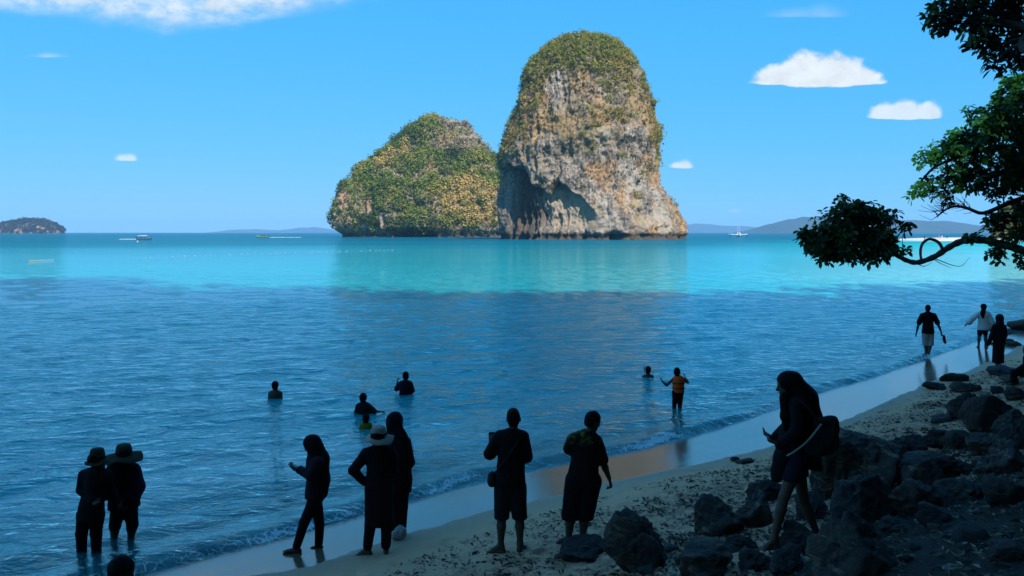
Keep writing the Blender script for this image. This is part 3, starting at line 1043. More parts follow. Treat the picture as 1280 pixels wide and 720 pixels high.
def rosettes(name, spots, ups, cols, leaf, per, parent, seed, width=0.24, mat=None):
    """whorls of obovate leaves at twig ends, one mesh"""
    g = np.random.default_rng(seed)
    n = len(spots)
    idx = np.repeat(np.arange(n), per)
    m = len(idx)
    up = ups + g.normal(0, 0.35, (n, 3))
    up /= np.linalg.norm(up, axis=1, keepdims=True)
    a = np.cross(up, g.normal(size=(n, 3)))
    a /= np.linalg.norm(a, axis=1, keepdims=True)
    b = np.cross(up, a)
    ang = (np.tile(np.arange(per), n) / per * 2 * math.pi + g.normal(0, 0.3, m))[:, None]
    rad = a[idx] * np.cos(ang) + b[idx] * np.sin(ang)
    lift = g.uniform(-0.35, 0.75, (m, 1))
    d = rad + up[idx] * lift
    d /= np.linalg.norm(d, axis=1, keepdims=True)
    side = np.cross(d, up[idx] + g.normal(0, 0.3, (m, 3)))
    side /= np.linalg.norm(side, axis=1, keepdims=True) + 1e-9
    nn = np.cross(side, d)
    L = (leaf * g.uniform(0.65, 1.25, m))[:, None]
    W = L * width * g.uniform(0.8, 1.2, (m, 1))
    c = spots[idx] + g.normal(0, 0.02, (m, 3))
    droop = np.array([0, 0, -1.0]) * L * 0.16
    v0 = c + d * L * 0.08
    l1 = c + d * L * 0.40 - side * W * 0.75 + nn * W * 0.25
    l2 = c + d * L * 0.74 - side * W + nn * W * 0.25 + droop * 0.5
    tp = c + d * L + droop
    r2 = c + d * L * 0.74 + side * W + nn * W * 0.25 + droop * 0.5
    r1 = c + d * L * 0.40 + side * W * 0.75 + nn * W * 0.25
    V = np.stack([v0, l1, l2, tp, r2, r1], 1).reshape(-1, 3)
    k = np.arange(m)[:, None] * 6
    Q = np.concatenate([k + np.array([[0, 3, 2, 1]]), k + np.array([[0, 5, 4, 3]])])
    me = mesh_np(name, V, Q, mat or M_leaf, smooth=False)
    cc = cols[idx] * (1 + g.normal(0, 0.18, (m, 1)))
    attr_c(me, 'tint', np.repeat(np.clip(cc, 0.003, 1), 6, 0))
    o = link(name, me, parent)
    o['kind'] = 'stuff'
    return o


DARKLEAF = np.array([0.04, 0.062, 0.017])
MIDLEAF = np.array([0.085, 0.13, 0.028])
SUNLITLEAF = np.array([0.60, 0.70, 0.12])  # sunlight painted into the leaf colour of chosen tufts


def crown(parent, tufts, Y0, limb_pts, leaf, per, seed, dens=30.0, thick=0.9, width=0.24, mat=None, dark=DARKLEAF, name='crown'):
    """tufts: (u, v, half width px, half height px, depth offset m, share of leaves painted sunlit)"""
    g = np.random.default_rng(seed)
    S, U, Cc = [], [], []
    tw = MB()
    for (u, v, ru, rv, dy, light) in tufts:
        c = at_y(u, v, Y0 + dy)
        k = (Y0 + dy) / F
        n = max(3, int(math.pi * ru * rv / dens))
        q = g.normal(size=(n, 3))
        q /= np.linalg.norm(q, axis=1, keepdims=True)
        q *= g.uniform(0.1, 1.0, (n, 1)) ** 0.5
        off = q * np.array([ru * k, thick * (ru + rv) / 2 * k, rv * k])
        sp = c + off
        S.append(sp)
        up = q * np.array([0.9, 0.9, 0.7]) + np.array([0, 0, 0.75])
        U.append(up)
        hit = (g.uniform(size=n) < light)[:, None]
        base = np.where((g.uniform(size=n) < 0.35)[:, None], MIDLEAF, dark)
        Cc.append(np.where(hit, SUNLITLEAF, base))
        # a branchlet from the nearest limb into the tuft, twigs from it to the leaf whorls
        j = np.argmin(np.linalg.norm(limb_pts - c, axis=1))
        root = limb_pts[j]
        ln = np.linalg.norm(c - root)
        mid = (root + c) / 2 + g.normal(0, 0.10, 3) * ln * 0.6 + np.array([0, 0, 0.08 * ln])
        path = smooth_path([root, mid, c], 5)
        tw.tube(path, np.linspace(0.016 + 0.007 * ln, 0.010, len(path)), 5)
        for i in g.permutation(n)[:min(n, 46)]:
            j2 = path[-1 - int(g.integers(0, 4))]
            m2 = (j2 + sp[i]) / 2 + g.normal(0, 0.05, 3)
            tw.tube([j2, m2, sp[i]], [0.009, 0.006, 0.004], 4)
    rosettes(name, np.concatenate(S), np.concatenate(U), np.concatenate(Cc), leaf, per, parent, seed + 1, width, mat)
    tw.build('twigs', M_bark, parent)['kind'] = 'stuff'


# ---- tree whose long low bough reaches out over the water
YT = 17.0
tree_a = empty('beach_tree', (18.6, 15.8, float(ground_z(18.6, 15.8)[0])))
tag(tree_a, 'broadleaf beach tree reaching a long crooked bough out over the shallow turquoise water', 'tree')
org = np.array(tree_a.location)


def local(P, o):
    return np.asarray(P) - np.array(o)


bough = smooth_path([at_y(1420, 365, YT - 1.0), at_y(1340, 330, YT - 0.4), at_y(1300, 317, YT), at_y(1278, 313, YT), at_y(1252, 305, YT), at_y(1226, 300, YT + .1), at_y(1203, 301.5, YT + .15),
                     at_y(1185, 310, YT + .1), at_y(1168, 321, YT), at_y(1147, 328, YT - .1), at_y(1132, 325, YT - .1), at_y(1117, 317, YT - .1), at_y(1103, 311, YT),
                     at_y(1088, 304, YT), at_y(1070, 297, YT)], 6)
loop = smooth_path([at_y(1179, 313, YT), at_y(1174, 304, YT + .05), at_y(1166, 299.5, YT + .1), at_y(1158, 300, YT + .1), at_y(1152, 307, YT + .05), at_y(1150.5, 317, YT), at_y(1152, 327, YT - .08)], 6)
spray = smooth_path([at_y(1400, 200, YT), at_y(1320, 232, YT + .4), at_y(1280, 247, YT + .5), at_y(1258, 255, YT + .5), at_y(1240, 263, YT + .5), at_y(1226, 266.5, YT + .5), at_y(1211, 261, YT + .5),
                     at_y(1197, 258, YT + .5), at_y(1184, 261, YT + .5), at_y(1172, 270, YT + .5)], 6)
upper = smooth_path([at_y(1420, 250, YT - .3), at_y(1340, 205, YT), at_y(1290, 185, YT), at_y(1240, 185, YT), at_y(1205, 195, YT + .1), at_y(1170, 208, YT + .1), at_y(1148, 230, YT + .2)], 6)
upper2 = smooth_path([at_y(1360, 215, YT), at_y(1310, 160, YT + .3), at_y(1280, 120, YT + .3), at_y(1262, 105, YT + .3)], 6)
fork = at_y(1430, 300, YT - 1.1)
trunk = smooth_path([org, org + np.array([-0.25, 0.1, 0.8]), (org + fork) / 2 + np.array([0.1, 0, 0.1]), fork, at_y(1420, 230, YT - 0.9), at_y(1400, 150, YT - .5), at_y(1380, 60, YT - .3)], 6)
lp = [bough, spray, upper, upper2]
MB().tube(local(trunk, org), np.linspace(0.30, 0.12, len(trunk)) + 0.10 * np.exp(-np.linspace(0, 9, len(trunk))), 12).build('trunk', M_bark, tree_a)
b_o = MB().tube(local(bough, org), np.linspace(0.105, 0.028, len(bough)) * (1 + 0.10 * np.sin(np.arange(len(bough)) * 1.7)), 9).build('limb', M_bark, tree_a)
MB().tube(local(loop, org), np.linspace(0.036, 0.026, len(loop)), 7).build('limb', M_bark, tree_a)
MB().tube(local(spray, org), np.linspace(0.07, 0.016, len(spray)), 7).build('limb', M_bark, tree_a)
MB().tube(local(upper, org), np.linspace(0.085, 0.02, len(upper)), 7).build('limb', M_bark, tree_a)
MB().tube(local(upper2, org), np.linspace(0.07, 0.02, len(upper2)), 7).build('limb', M_bark, tree_a)
# bare twigs at the end of the thin upper limb
tw = MB()
g = np.random.default_rng(55)
for k in range(46):
    p0 = spray[int(g.integers(len(spray) * 0.62, len(spray)))]
    d = np.array([g.uniform(-0.75, 0.15), g.uniform(-0.3, 0.3), g.uniform(-0.15, 0.5)])
    L = g.uniform(0.25, 0.75)
    p1 = p0 + d * L * 0.5 + g.normal(0, 0.03, 3)
    p2 = p0 + d * L + g.normal(0, 0.06, 3) + np.array([-0.1, 0, 0.05])
    tw.tube(local([p0, p1, p2], org), [0.010, 0.006, 0.003], 4)
for (a, b, c_) in (((1165, 322), (1175, 329), (1190, 335)), ((1165, 322), (1198, 333), (1212, 322)), ((1145, 329), (1155, 333), (1165, 328)), ((1117, 317), (1105, 325), (1098, 322)), ((1130, 325), (1128, 300), (1131, 284)),
                   ((1100, 311), (1108, 297), (1112, 285)), ((1225, 300), (1240, 296), (1258, 298)), ((1252, 305), (1248, 315), (1246, 326))):
    tw.tube(local(smooth_path([at_y(*a, YT), at_y(*b, YT + .05), at_y(*c_, YT + .1)], 5), org), np.linspace(0.011, 0.003, 11), 5)
tw.build('twigs', M_bark, tree_a)['kind'] = 'stuff'
allp = np.concatenate(lp)


class Shift:
    """crowns are laid out in place, then moved into the tree's own frame"""
    def __init__(self, parent):
        self.before = set(bpy.data.objects)
        self.parent = parent

    def done(self):
        d = Vector(self.parent.location)
        for o in set(bpy.data.objects) - self.before:
            if o.parent == self.parent:
                o.location = -d


sh = Shift(tree_a)
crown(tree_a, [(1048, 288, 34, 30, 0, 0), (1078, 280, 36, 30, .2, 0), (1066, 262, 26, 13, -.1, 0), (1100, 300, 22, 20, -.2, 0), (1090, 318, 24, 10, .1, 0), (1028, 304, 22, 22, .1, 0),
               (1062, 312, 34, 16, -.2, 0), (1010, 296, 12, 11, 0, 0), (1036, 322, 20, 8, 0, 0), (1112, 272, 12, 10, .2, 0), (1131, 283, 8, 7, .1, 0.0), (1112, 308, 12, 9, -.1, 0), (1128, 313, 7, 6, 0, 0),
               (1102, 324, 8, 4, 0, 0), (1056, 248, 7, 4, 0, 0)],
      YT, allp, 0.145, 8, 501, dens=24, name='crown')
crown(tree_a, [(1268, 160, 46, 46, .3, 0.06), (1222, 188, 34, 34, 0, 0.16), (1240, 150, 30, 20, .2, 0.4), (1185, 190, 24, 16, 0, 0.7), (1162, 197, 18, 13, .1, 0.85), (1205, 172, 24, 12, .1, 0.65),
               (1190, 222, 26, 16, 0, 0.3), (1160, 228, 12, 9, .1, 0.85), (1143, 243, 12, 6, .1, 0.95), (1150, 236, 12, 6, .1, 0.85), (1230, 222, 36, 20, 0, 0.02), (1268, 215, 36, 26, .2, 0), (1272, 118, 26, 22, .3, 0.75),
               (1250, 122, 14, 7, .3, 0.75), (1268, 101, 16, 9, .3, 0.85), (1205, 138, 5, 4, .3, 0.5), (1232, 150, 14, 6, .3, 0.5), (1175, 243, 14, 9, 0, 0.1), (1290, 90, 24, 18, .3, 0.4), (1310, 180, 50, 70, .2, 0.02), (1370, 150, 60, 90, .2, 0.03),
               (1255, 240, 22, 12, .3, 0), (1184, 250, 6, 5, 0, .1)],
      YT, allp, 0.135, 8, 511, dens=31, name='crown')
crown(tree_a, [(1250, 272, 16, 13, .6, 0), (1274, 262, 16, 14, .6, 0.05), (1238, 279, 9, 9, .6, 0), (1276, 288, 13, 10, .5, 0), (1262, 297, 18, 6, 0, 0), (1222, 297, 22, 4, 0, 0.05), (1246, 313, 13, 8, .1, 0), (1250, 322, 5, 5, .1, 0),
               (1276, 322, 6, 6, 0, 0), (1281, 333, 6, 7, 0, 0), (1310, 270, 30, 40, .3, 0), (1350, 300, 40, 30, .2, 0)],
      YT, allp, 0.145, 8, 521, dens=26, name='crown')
sh.done()

# ---- second tree, closer, its dark crown hanging into the top right corner and over the boulders
YN = 10.0
bx, by = 9.8, 6.2
tree_b = empty('beach_tree', (bx, by, float(ground_z(bx, by)[0])))
tag(tree_b, 'dark overhanging tree with dense purplish black leaves in front of the sky', 'tree')
org = np.array(tree_b.location)
trunk = smooth_path([org, org + np.array([-0.15, 0.3, 1.5]), org + np.array([0.1, 0.9, 3.4]), org + np.array([-0.3, 1.6, 5.2]), org + np.array([-0.9, 2.2, 6.8])], 6)
l1 = smooth_path([trunk[14], at_y(1330, 60, YN - .8), at_y(1285, 35, YN - .2), at_y(1240, 25, YN), at_y(1200, 18, YN)], 6)
l2 = smooth_path([trunk[18], at_y(1300, -60, YN), at_y(1240, -40, YN), at_y(1190, -10, YN)], 6)
l3 = smooth_path([trunk[-1], org + np.array([-3.0, 2.2, 8.0]), org + np.array([-5.5, 2.0, 8.6])], 6)
MB().tube(local(trunk, org), np.linspace(0.26, 0.09, len(trunk)), 12).build('trunk', M_bark, tree_b)
for q, r0 in ((l1, 0.075), (l2, 0.08), (l3, 0.09)):
    MB().tube(local(q, org), np.linspace(r0, 0.018, len(q)), 7).build('limb', M_bark, tree_b)
sh = Shift(tree_b)
PURP = np.array([0.026, 0.024, 0.026])
crown(tree_b, [(1185, 28, 22, 14, 0, 0), (1165, 22, 9, 12, 0, 0), (1200, 8, 36, 16, .1, 0), (1225, 35, 30, 22, -.1, 0), (1250, 20, 36, 30, .2, 0), (1262, 55, 26, 18, 0, 0), (1228, 58, 14, 10, 0, 0), (1210, 60, 12, 7, 0, 0),
               (1244, 74, 14, 7, 0, 0), (1258, 86, 8, 5, 0, 0), (1241, 83, 6, 4, 0, 0), (1290, 40, 36, 40, .2, 0), (1275, 75, 8, 5, 0, 0), (1240, -20, 70, 26, .2, 0), (1330, -10, 60, 60, .2, 0), (1380, 60, 50, 50, 0, 0)],
      YN, np.concatenate([l1, l2]), 0.115, 8, 531, dens=60, width=0.20, dark=PURP, name='crown')
# canopy above the frame, over the boulders
S = []
g = np.random.default_rng(77)
for k in range(1500):
    S.append((org + np.array([-3.2, 0.5, 8.2]) + g.normal(0, 1, 3) * np.array([2.6, 2.6, 0.6])))
S = np.array(S)
ok_ = (S[:, 2] - CAMZ) / np.maximum(S[:, 1], 0.5) > 0.42
S = S[ok_ & (S[:, 1] > -1)]
rosettes('crown', S, np.tile([0, 0, 1.0], (len(S), 1)), np.tile(PURP * 1.1, (len(S), 1)), 0.2, 8, tree_b, 541, 0.28)
sh.done()
# ================================================================== BOULDERS AND LITTER
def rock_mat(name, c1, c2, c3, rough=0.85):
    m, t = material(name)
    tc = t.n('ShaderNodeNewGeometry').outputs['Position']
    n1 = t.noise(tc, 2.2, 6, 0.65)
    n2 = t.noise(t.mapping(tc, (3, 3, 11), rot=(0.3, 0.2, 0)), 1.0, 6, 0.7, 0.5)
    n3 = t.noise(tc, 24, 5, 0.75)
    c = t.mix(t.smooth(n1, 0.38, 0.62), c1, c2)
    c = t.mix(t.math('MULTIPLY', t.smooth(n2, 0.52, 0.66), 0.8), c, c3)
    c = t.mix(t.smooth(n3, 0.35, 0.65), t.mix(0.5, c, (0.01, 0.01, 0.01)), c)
    h = t.math('ADD', t.math('MULTIPLY', n2, 0.8), t.math('MULTIPLY', n3, 0.35))
    finish(t, t.n('ShaderNodeBsdfPrincipled', {'Base Color': c, 'Roughness': rough, 'Normal': t.n('ShaderNodeBump', {'Strength': 1.0, 'Distance': 0.05, 'Height': h})}))
    return m


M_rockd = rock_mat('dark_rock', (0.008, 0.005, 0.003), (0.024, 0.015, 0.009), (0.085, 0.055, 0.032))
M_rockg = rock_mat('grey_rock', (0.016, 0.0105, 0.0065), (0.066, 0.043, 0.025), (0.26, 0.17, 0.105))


def rock_mesh(seed, sub=4, mat=None, cuts=14):
    g = np.random.default_rng(seed)
    bm = bmesh.new()
    bmesh.ops.create_icosphere(bm, subdivisions=sub, radius=1.0)
    me = bpy.data.meshes.new('boulder')
    bm.to_mesh(me)
    bm.free()
    V = np.empty(len(me.vertices) * 3, np.float32)
    me.vertices.foreach_get('co', V)
    V = V.reshape(-1, 3)
    D = V / np.linalg.norm(V, axis=1, keepdims=True)
    r = np.full(len(V), 1.25)
    for k in range(cuts):
        n = g.normal(size=3)
        n /= np.linalg.norm(n)
        h = g.uniform(0.42, 0.95)
        dn = D @ n
        lim = np.where(dn > 0.05, h / np.maximum(dn, 0.05), 9)
        # soft minimum keeps edges a little worn
        kk = 0.025
        hh = np.clip(0.5 + 0.5 * (lim - r) / kk, 0, 1)
        r = lim * (1 - hh) + r * hh - kk * hh * (1 - hh)
    r = np.clip(r, 0.4, 1.4)
    r = r + 0.20 * fbm(D * 1.5 + seed, 4, seed=seed) + 0.12 * ridged(D * 2.2 + seed, 5, seed=seed + 1, gain=0.62) - 0.08
    V = D * r[:, None]
    me.vertices.foreach_set('co', V.astype(np.float32).ravel())
    me.polygons.foreach_set('use_smooth', [True] * len(me.polygons))
    me.materials.append(mat)
    me.update()
    return me


ROCKS = [rock_mesh(900 + k, 5, M_rockg if k % 3 == 1 else M_rockd) for k in range(10)]
SMALL = [rock_mesh(950 + k, 3, M_rockg if k % 2 else M_rockd) for k in range(6)]


def boulder(u, v, wpx, hpx, me, label, group=None, rz=None, dep=0.8, sink=0.32, tilt=0.0, name='boulder'):
    """boulder whose foot shows at picture point (u, v), wpx by hpx pixels large"""
    p = on_ground(u, v)
    k = np.linalg.norm(p - np.array([0, 0, CAMZ])) / F
    w2 = wpx * k / 2 * (0.88 if group else 1.0)
    h = hpx * k * (0.88 if group else 1.04)
    o = link(name, me)
    o.scale = (w2 / 1.03, w2 * dep, h / (1.9 - 2 * sink * 0.5) )
    hz = o.scale[2]
    gz = float(ground_z(p[0], p[1] + w2 * dep * 0.6)[0])
    o.location = (p[0], p[1] + w2 * dep * 0.75, gz + hz * (1 - 2 * sink) * 0.9)
    o.rotation_euler = (tilt, tilt * 0.6, (u * 1.7) % 6.28 if rz is None else rz)
    return tag(o, label, 'rock', group)


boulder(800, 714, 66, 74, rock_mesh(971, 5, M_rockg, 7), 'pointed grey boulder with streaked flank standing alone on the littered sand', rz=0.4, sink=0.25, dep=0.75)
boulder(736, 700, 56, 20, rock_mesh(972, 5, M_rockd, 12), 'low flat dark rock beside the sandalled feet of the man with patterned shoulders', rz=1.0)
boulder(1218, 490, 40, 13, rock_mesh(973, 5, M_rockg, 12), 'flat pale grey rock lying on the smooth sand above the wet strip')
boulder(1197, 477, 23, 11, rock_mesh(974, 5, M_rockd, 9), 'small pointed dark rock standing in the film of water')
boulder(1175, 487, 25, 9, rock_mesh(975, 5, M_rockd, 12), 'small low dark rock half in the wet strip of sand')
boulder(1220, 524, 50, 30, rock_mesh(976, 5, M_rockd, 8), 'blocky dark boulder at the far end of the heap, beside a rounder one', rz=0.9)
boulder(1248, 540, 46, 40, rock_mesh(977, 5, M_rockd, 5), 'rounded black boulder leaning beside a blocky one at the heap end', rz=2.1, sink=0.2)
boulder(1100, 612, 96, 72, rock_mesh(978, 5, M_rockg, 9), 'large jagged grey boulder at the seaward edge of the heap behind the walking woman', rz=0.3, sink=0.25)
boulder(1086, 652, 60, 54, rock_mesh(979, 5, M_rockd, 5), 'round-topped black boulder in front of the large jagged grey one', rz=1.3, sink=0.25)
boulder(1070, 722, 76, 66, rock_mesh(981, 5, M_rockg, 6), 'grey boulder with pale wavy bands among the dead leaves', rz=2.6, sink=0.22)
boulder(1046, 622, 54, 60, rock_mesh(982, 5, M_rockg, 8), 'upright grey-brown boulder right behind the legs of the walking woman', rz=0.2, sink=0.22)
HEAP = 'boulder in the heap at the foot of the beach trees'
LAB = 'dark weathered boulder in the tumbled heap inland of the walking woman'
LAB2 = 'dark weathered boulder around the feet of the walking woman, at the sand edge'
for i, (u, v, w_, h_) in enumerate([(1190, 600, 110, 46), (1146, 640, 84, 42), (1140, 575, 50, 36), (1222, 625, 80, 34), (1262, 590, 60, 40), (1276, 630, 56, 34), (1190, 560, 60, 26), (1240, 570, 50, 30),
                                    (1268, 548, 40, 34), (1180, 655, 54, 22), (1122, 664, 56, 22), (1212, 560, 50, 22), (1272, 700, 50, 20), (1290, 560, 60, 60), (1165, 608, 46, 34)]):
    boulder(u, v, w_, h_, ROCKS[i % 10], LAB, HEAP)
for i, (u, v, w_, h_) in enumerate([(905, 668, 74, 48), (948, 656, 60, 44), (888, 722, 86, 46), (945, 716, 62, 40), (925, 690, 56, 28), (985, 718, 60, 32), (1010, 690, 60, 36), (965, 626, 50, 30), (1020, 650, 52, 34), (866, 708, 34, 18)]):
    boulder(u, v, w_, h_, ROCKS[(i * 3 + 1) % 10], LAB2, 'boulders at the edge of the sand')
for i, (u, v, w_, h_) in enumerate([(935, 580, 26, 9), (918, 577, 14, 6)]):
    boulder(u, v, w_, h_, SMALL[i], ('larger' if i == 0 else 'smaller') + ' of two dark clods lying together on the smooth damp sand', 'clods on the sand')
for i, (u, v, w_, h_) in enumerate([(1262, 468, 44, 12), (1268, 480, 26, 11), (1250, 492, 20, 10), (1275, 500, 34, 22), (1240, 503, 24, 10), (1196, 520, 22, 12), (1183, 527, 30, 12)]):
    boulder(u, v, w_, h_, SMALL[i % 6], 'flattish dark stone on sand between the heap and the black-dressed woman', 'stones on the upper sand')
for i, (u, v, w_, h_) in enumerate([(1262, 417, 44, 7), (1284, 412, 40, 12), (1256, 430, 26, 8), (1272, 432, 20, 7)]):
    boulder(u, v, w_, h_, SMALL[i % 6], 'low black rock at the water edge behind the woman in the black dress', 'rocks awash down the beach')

# cobbles filling the heap: each a thing, largest near the boulders
g = np.random.default_rng(31)
n_c = 0
while n_c < 120:
    tt_ = g.uniform(-2, 14)
    ss_ = g.uniform(4.9, 10.0)
    x, y = from_st(np.array([ss_]), np.array([tt_]))
    x, y = float(x[0]), float(y[0])
    if y < 3.6 or x / y > 0.74 or x < 1.2:
        continue
    if math.hypot(x - 2.35, y - 6.75) < 0.22:
        continue
    if x < 2.6 and g.uniform() < 0.6:
        continue
    r = g.uniform(0.05, 0.15) * (1.0 if n_c < 40 else 0.6)
    o = link('cobble', SMALL[int(g.integers(6))])
    o.scale = (r, r * g.uniform(0.7, 1.1), r * g.uniform(0.5, 0.8))
    o.location = (x, y, float(ground_z(x, y)[0]) + r * 0.12)
    o.rotation_euler = (g.uniform(-.3, .3), g.uniform(-.3, .3), g.uniform(0, 6.28))
    tag(o, 'dark cobble lying between the boulders and dead leaves of the upper beach', 'stone', 'cobbles of the upper beach')
    n_c += 1

# dead leaves, twigs and weed: one uncountable litter
M_litter = leaf_mat('dead_leaves', 0.1, 0.7, spec=0.2)
g = np.random.default_rng(41)


def litter(name, n, srange, trange, size, cols, clump, seed):
    g = np.random.default_rng(seed)
    s_ = g.uniform(*srange, n * 5)
    t_ = g.uniform(*trange, n * 5)
    x, y = from_st(s_, t_)
    q = fbm(np.stack([x * 0.9, y * 0.9, x * 0], 1), 3, seed=seed) + 0.5 * fbm(np.stack([x * 3.5, y * 3.5, x * 0], 1), 2, seed=seed + 5)
    keep = (q + g.normal(0, 0.12, len(q)) > clump) & (y > 2.8)
    x, y = x[keep][:n], y[keep][:n]
    m = len(x)
    z = ground_z(x, y)
    a = g.uniform(0, 6.28, m)
    L = size * np.minimum(g.lognormal(0, 0.4, m), 1.9)
    W = L * g.uniform(0.18, 0.5, m)
    dx, dy = np.cos(a), np.sin(a)
    lift = L * g.uniform(0.0, 0.5, (m)) + 0.004
    c = np.stack([x, y, z + 0.006], 1)
    d = np.stack([dx, dy, g.uniform(-.15, .45, m)], 1)
    sd = np.stack([-dy, dx, g.uniform(-.5, .5, m)], 1)
    p0 = c - d * L[:, None] / 2
    p1 = c + d * L[:, None] / 2
    l = c - sd * W[:, None] / 2 + np.stack([x * 0, x * 0, lift], 1) * 0.35
    r = c + sd * W[:, None] / 2 + np.stack([x * 0, x * 0, lift], 1) * 0.2
    zz_ = np.minimum(p0[:, 2], p1[:, 2])
    push = np.clip(z + 0.004 - zz_, 0, 1)
    V = np.stack([p0, l, p1, r], 1)
    V[:, :, 2] += push[:, None]
    me = mesh_np(name, V.reshape(-1, 3), np.arange(m * 4).reshape(-1, 4), M_litter, smooth=False)
    cc = np.array(cols)[g.integers(0, len(cols), m)] * g.uniform(0.6, 1.3, (m, 1))
    attr_c(me, 'tint', np.repeat(cc, 4, 0))
    return me


BR = [(0.03, 0.022, 0.016), (0.05, 0.034, 0.022), (0.022, 0.02, 0.018), (0.09, 0.06, 0.04)]
o = link('beach_litter', litter('beach_litter', 30000, (2.2, 6.4), (-3, 24), 0.04, BR, -0.03, 611))
tag(o, kind='stuff')
o = link('beach_litter', litter('beach_litter', 5000, (2.6, 6.5), (-3, 24), 0.075, BR, 0.12, 612))
tag(o, kind='stuff')
o = link('dead_leaves', litter('dead_leaves', 26000, (4.6, 10.5), (-3, 13), 0.055, BR + [(0.17, 0.13, 0.09), (0.26, 0.22, 0.17)], -0.25, 613))
tag(o, kind='stuff')
# ================================================================== PEOPLE
def plain(name, c, rough=0.8, var=0.25, spec=0.25, scale=18):
    m, t = material(name)
    pos = t.n('ShaderNodeTexCoord').outputs['Object']
    n = t.noise(pos, scale, 4, 0.6)
    c2 = tuple(x * (1 - var) for x in c)
    finish(t, t.n('ShaderNodeBsdfPrincipled', {'Base Color': t.mix(n, c, c2), 'Roughness': rough, 'Specular IOR Level': spec,
                                               'Normal': t.n('ShaderNodeBump', {'Strength': 0.25, 'Distance': 0.01, 'Height': n})}))
    return m


M_skin = plain('skin', (0.095, 0.052, 0.033), 0.6, 0.15, 0.3)
M_skin2 = plain('skin_tan', (0.085, 0.046, 0.03), 0.6, 0.15, 0.3)
M_hair = plain('black_hair', (0.005, 0.0045, 0.004), 0.8, 0.4, 0.12, 60)
M_black = plain('black_cloth', (0.010, 0.010, 0.011), 0.9, 0.4, 0.1)
M_dark = plain('charcoal_cloth', (0.020, 0.019, 0.022), 0.9, 0.4, 0.1)
M_navy = plain('navy_cloth', (0.012, 0.014, 0.026), 0.9, 0.4, 0.1)
M_plum = plain('plum_cloth', (0.03, 0.014, 0.022), 0.9, 0.4, 0.1)
M_olive = plain('olive_cloth', (0.06, 0.05, 0.016), 0.9, 0.4, 0.1)
M_white = plain('white_cloth', (0.72, 0.72, 0.72), 0.85, 0.12, 0.1)
M_pale = plain('pale_cloth', (0.40, 0.38, 0.36), 0.85, 0.2, 0.1)
M_orange = plain('orange_foam', (1.0, 0.10, 0.008), 0.6, 0.12, 0.3)
M_yellow = plain('yellow_cloth', (0.22, 0.17, 0.015), 0.85, 0.2, 0.1)
M_straw = plain('straw', (0.060, 0.044, 0.028), 0.85, 0.35, 0.1, 70)
M_hatw = plain('pale_hat_cloth', (0.36, 0.28, 0.22), 0.85, 0.2, 0.1)
M_phone = plain('phone_case', (0.012, 0.012, 0.014), 0.25, 0.1, 0.5)
M_bag = plain('bag_cloth', (0.022, 0.017, 0.015), 0.8, 0.4, 0.2)
M_strap = plain('pale_strap', (0.32, 0.27, 0.22), 0.8, 0.2, 0.2)
# shirt with a blotchy yellow-green print over the shoulders
M_print, t = material('printed_cloth')
pos = t.n('ShaderNodeTexCoord').outputs['Object']
pn = t.noise(pos, 9, 4, 0.7, 1.5)
sepz = t.n('ShaderNodeSeparateXYZ', {0: pos}).outputs[2]
pm = t.math('MULTIPLY', t.smooth(pn, 0.48, 0.6), t.smooth(sepz, 1.18, 1.36))
finish(t, t.n('ShaderNodeBsdfPrincipled', {'Base Color': t.mix(pm, (0.010, 0.010, 0.010), (0.15, 0.13, 0.02)), 'Roughness': 0.9, 'Specular IOR Level': 0.1}))


def vec(*a):
    return np.array(a, float)


def unit(v):
    v = np.asarray(v, float)
    return v / (np.linalg.norm(v) + 1e-9)


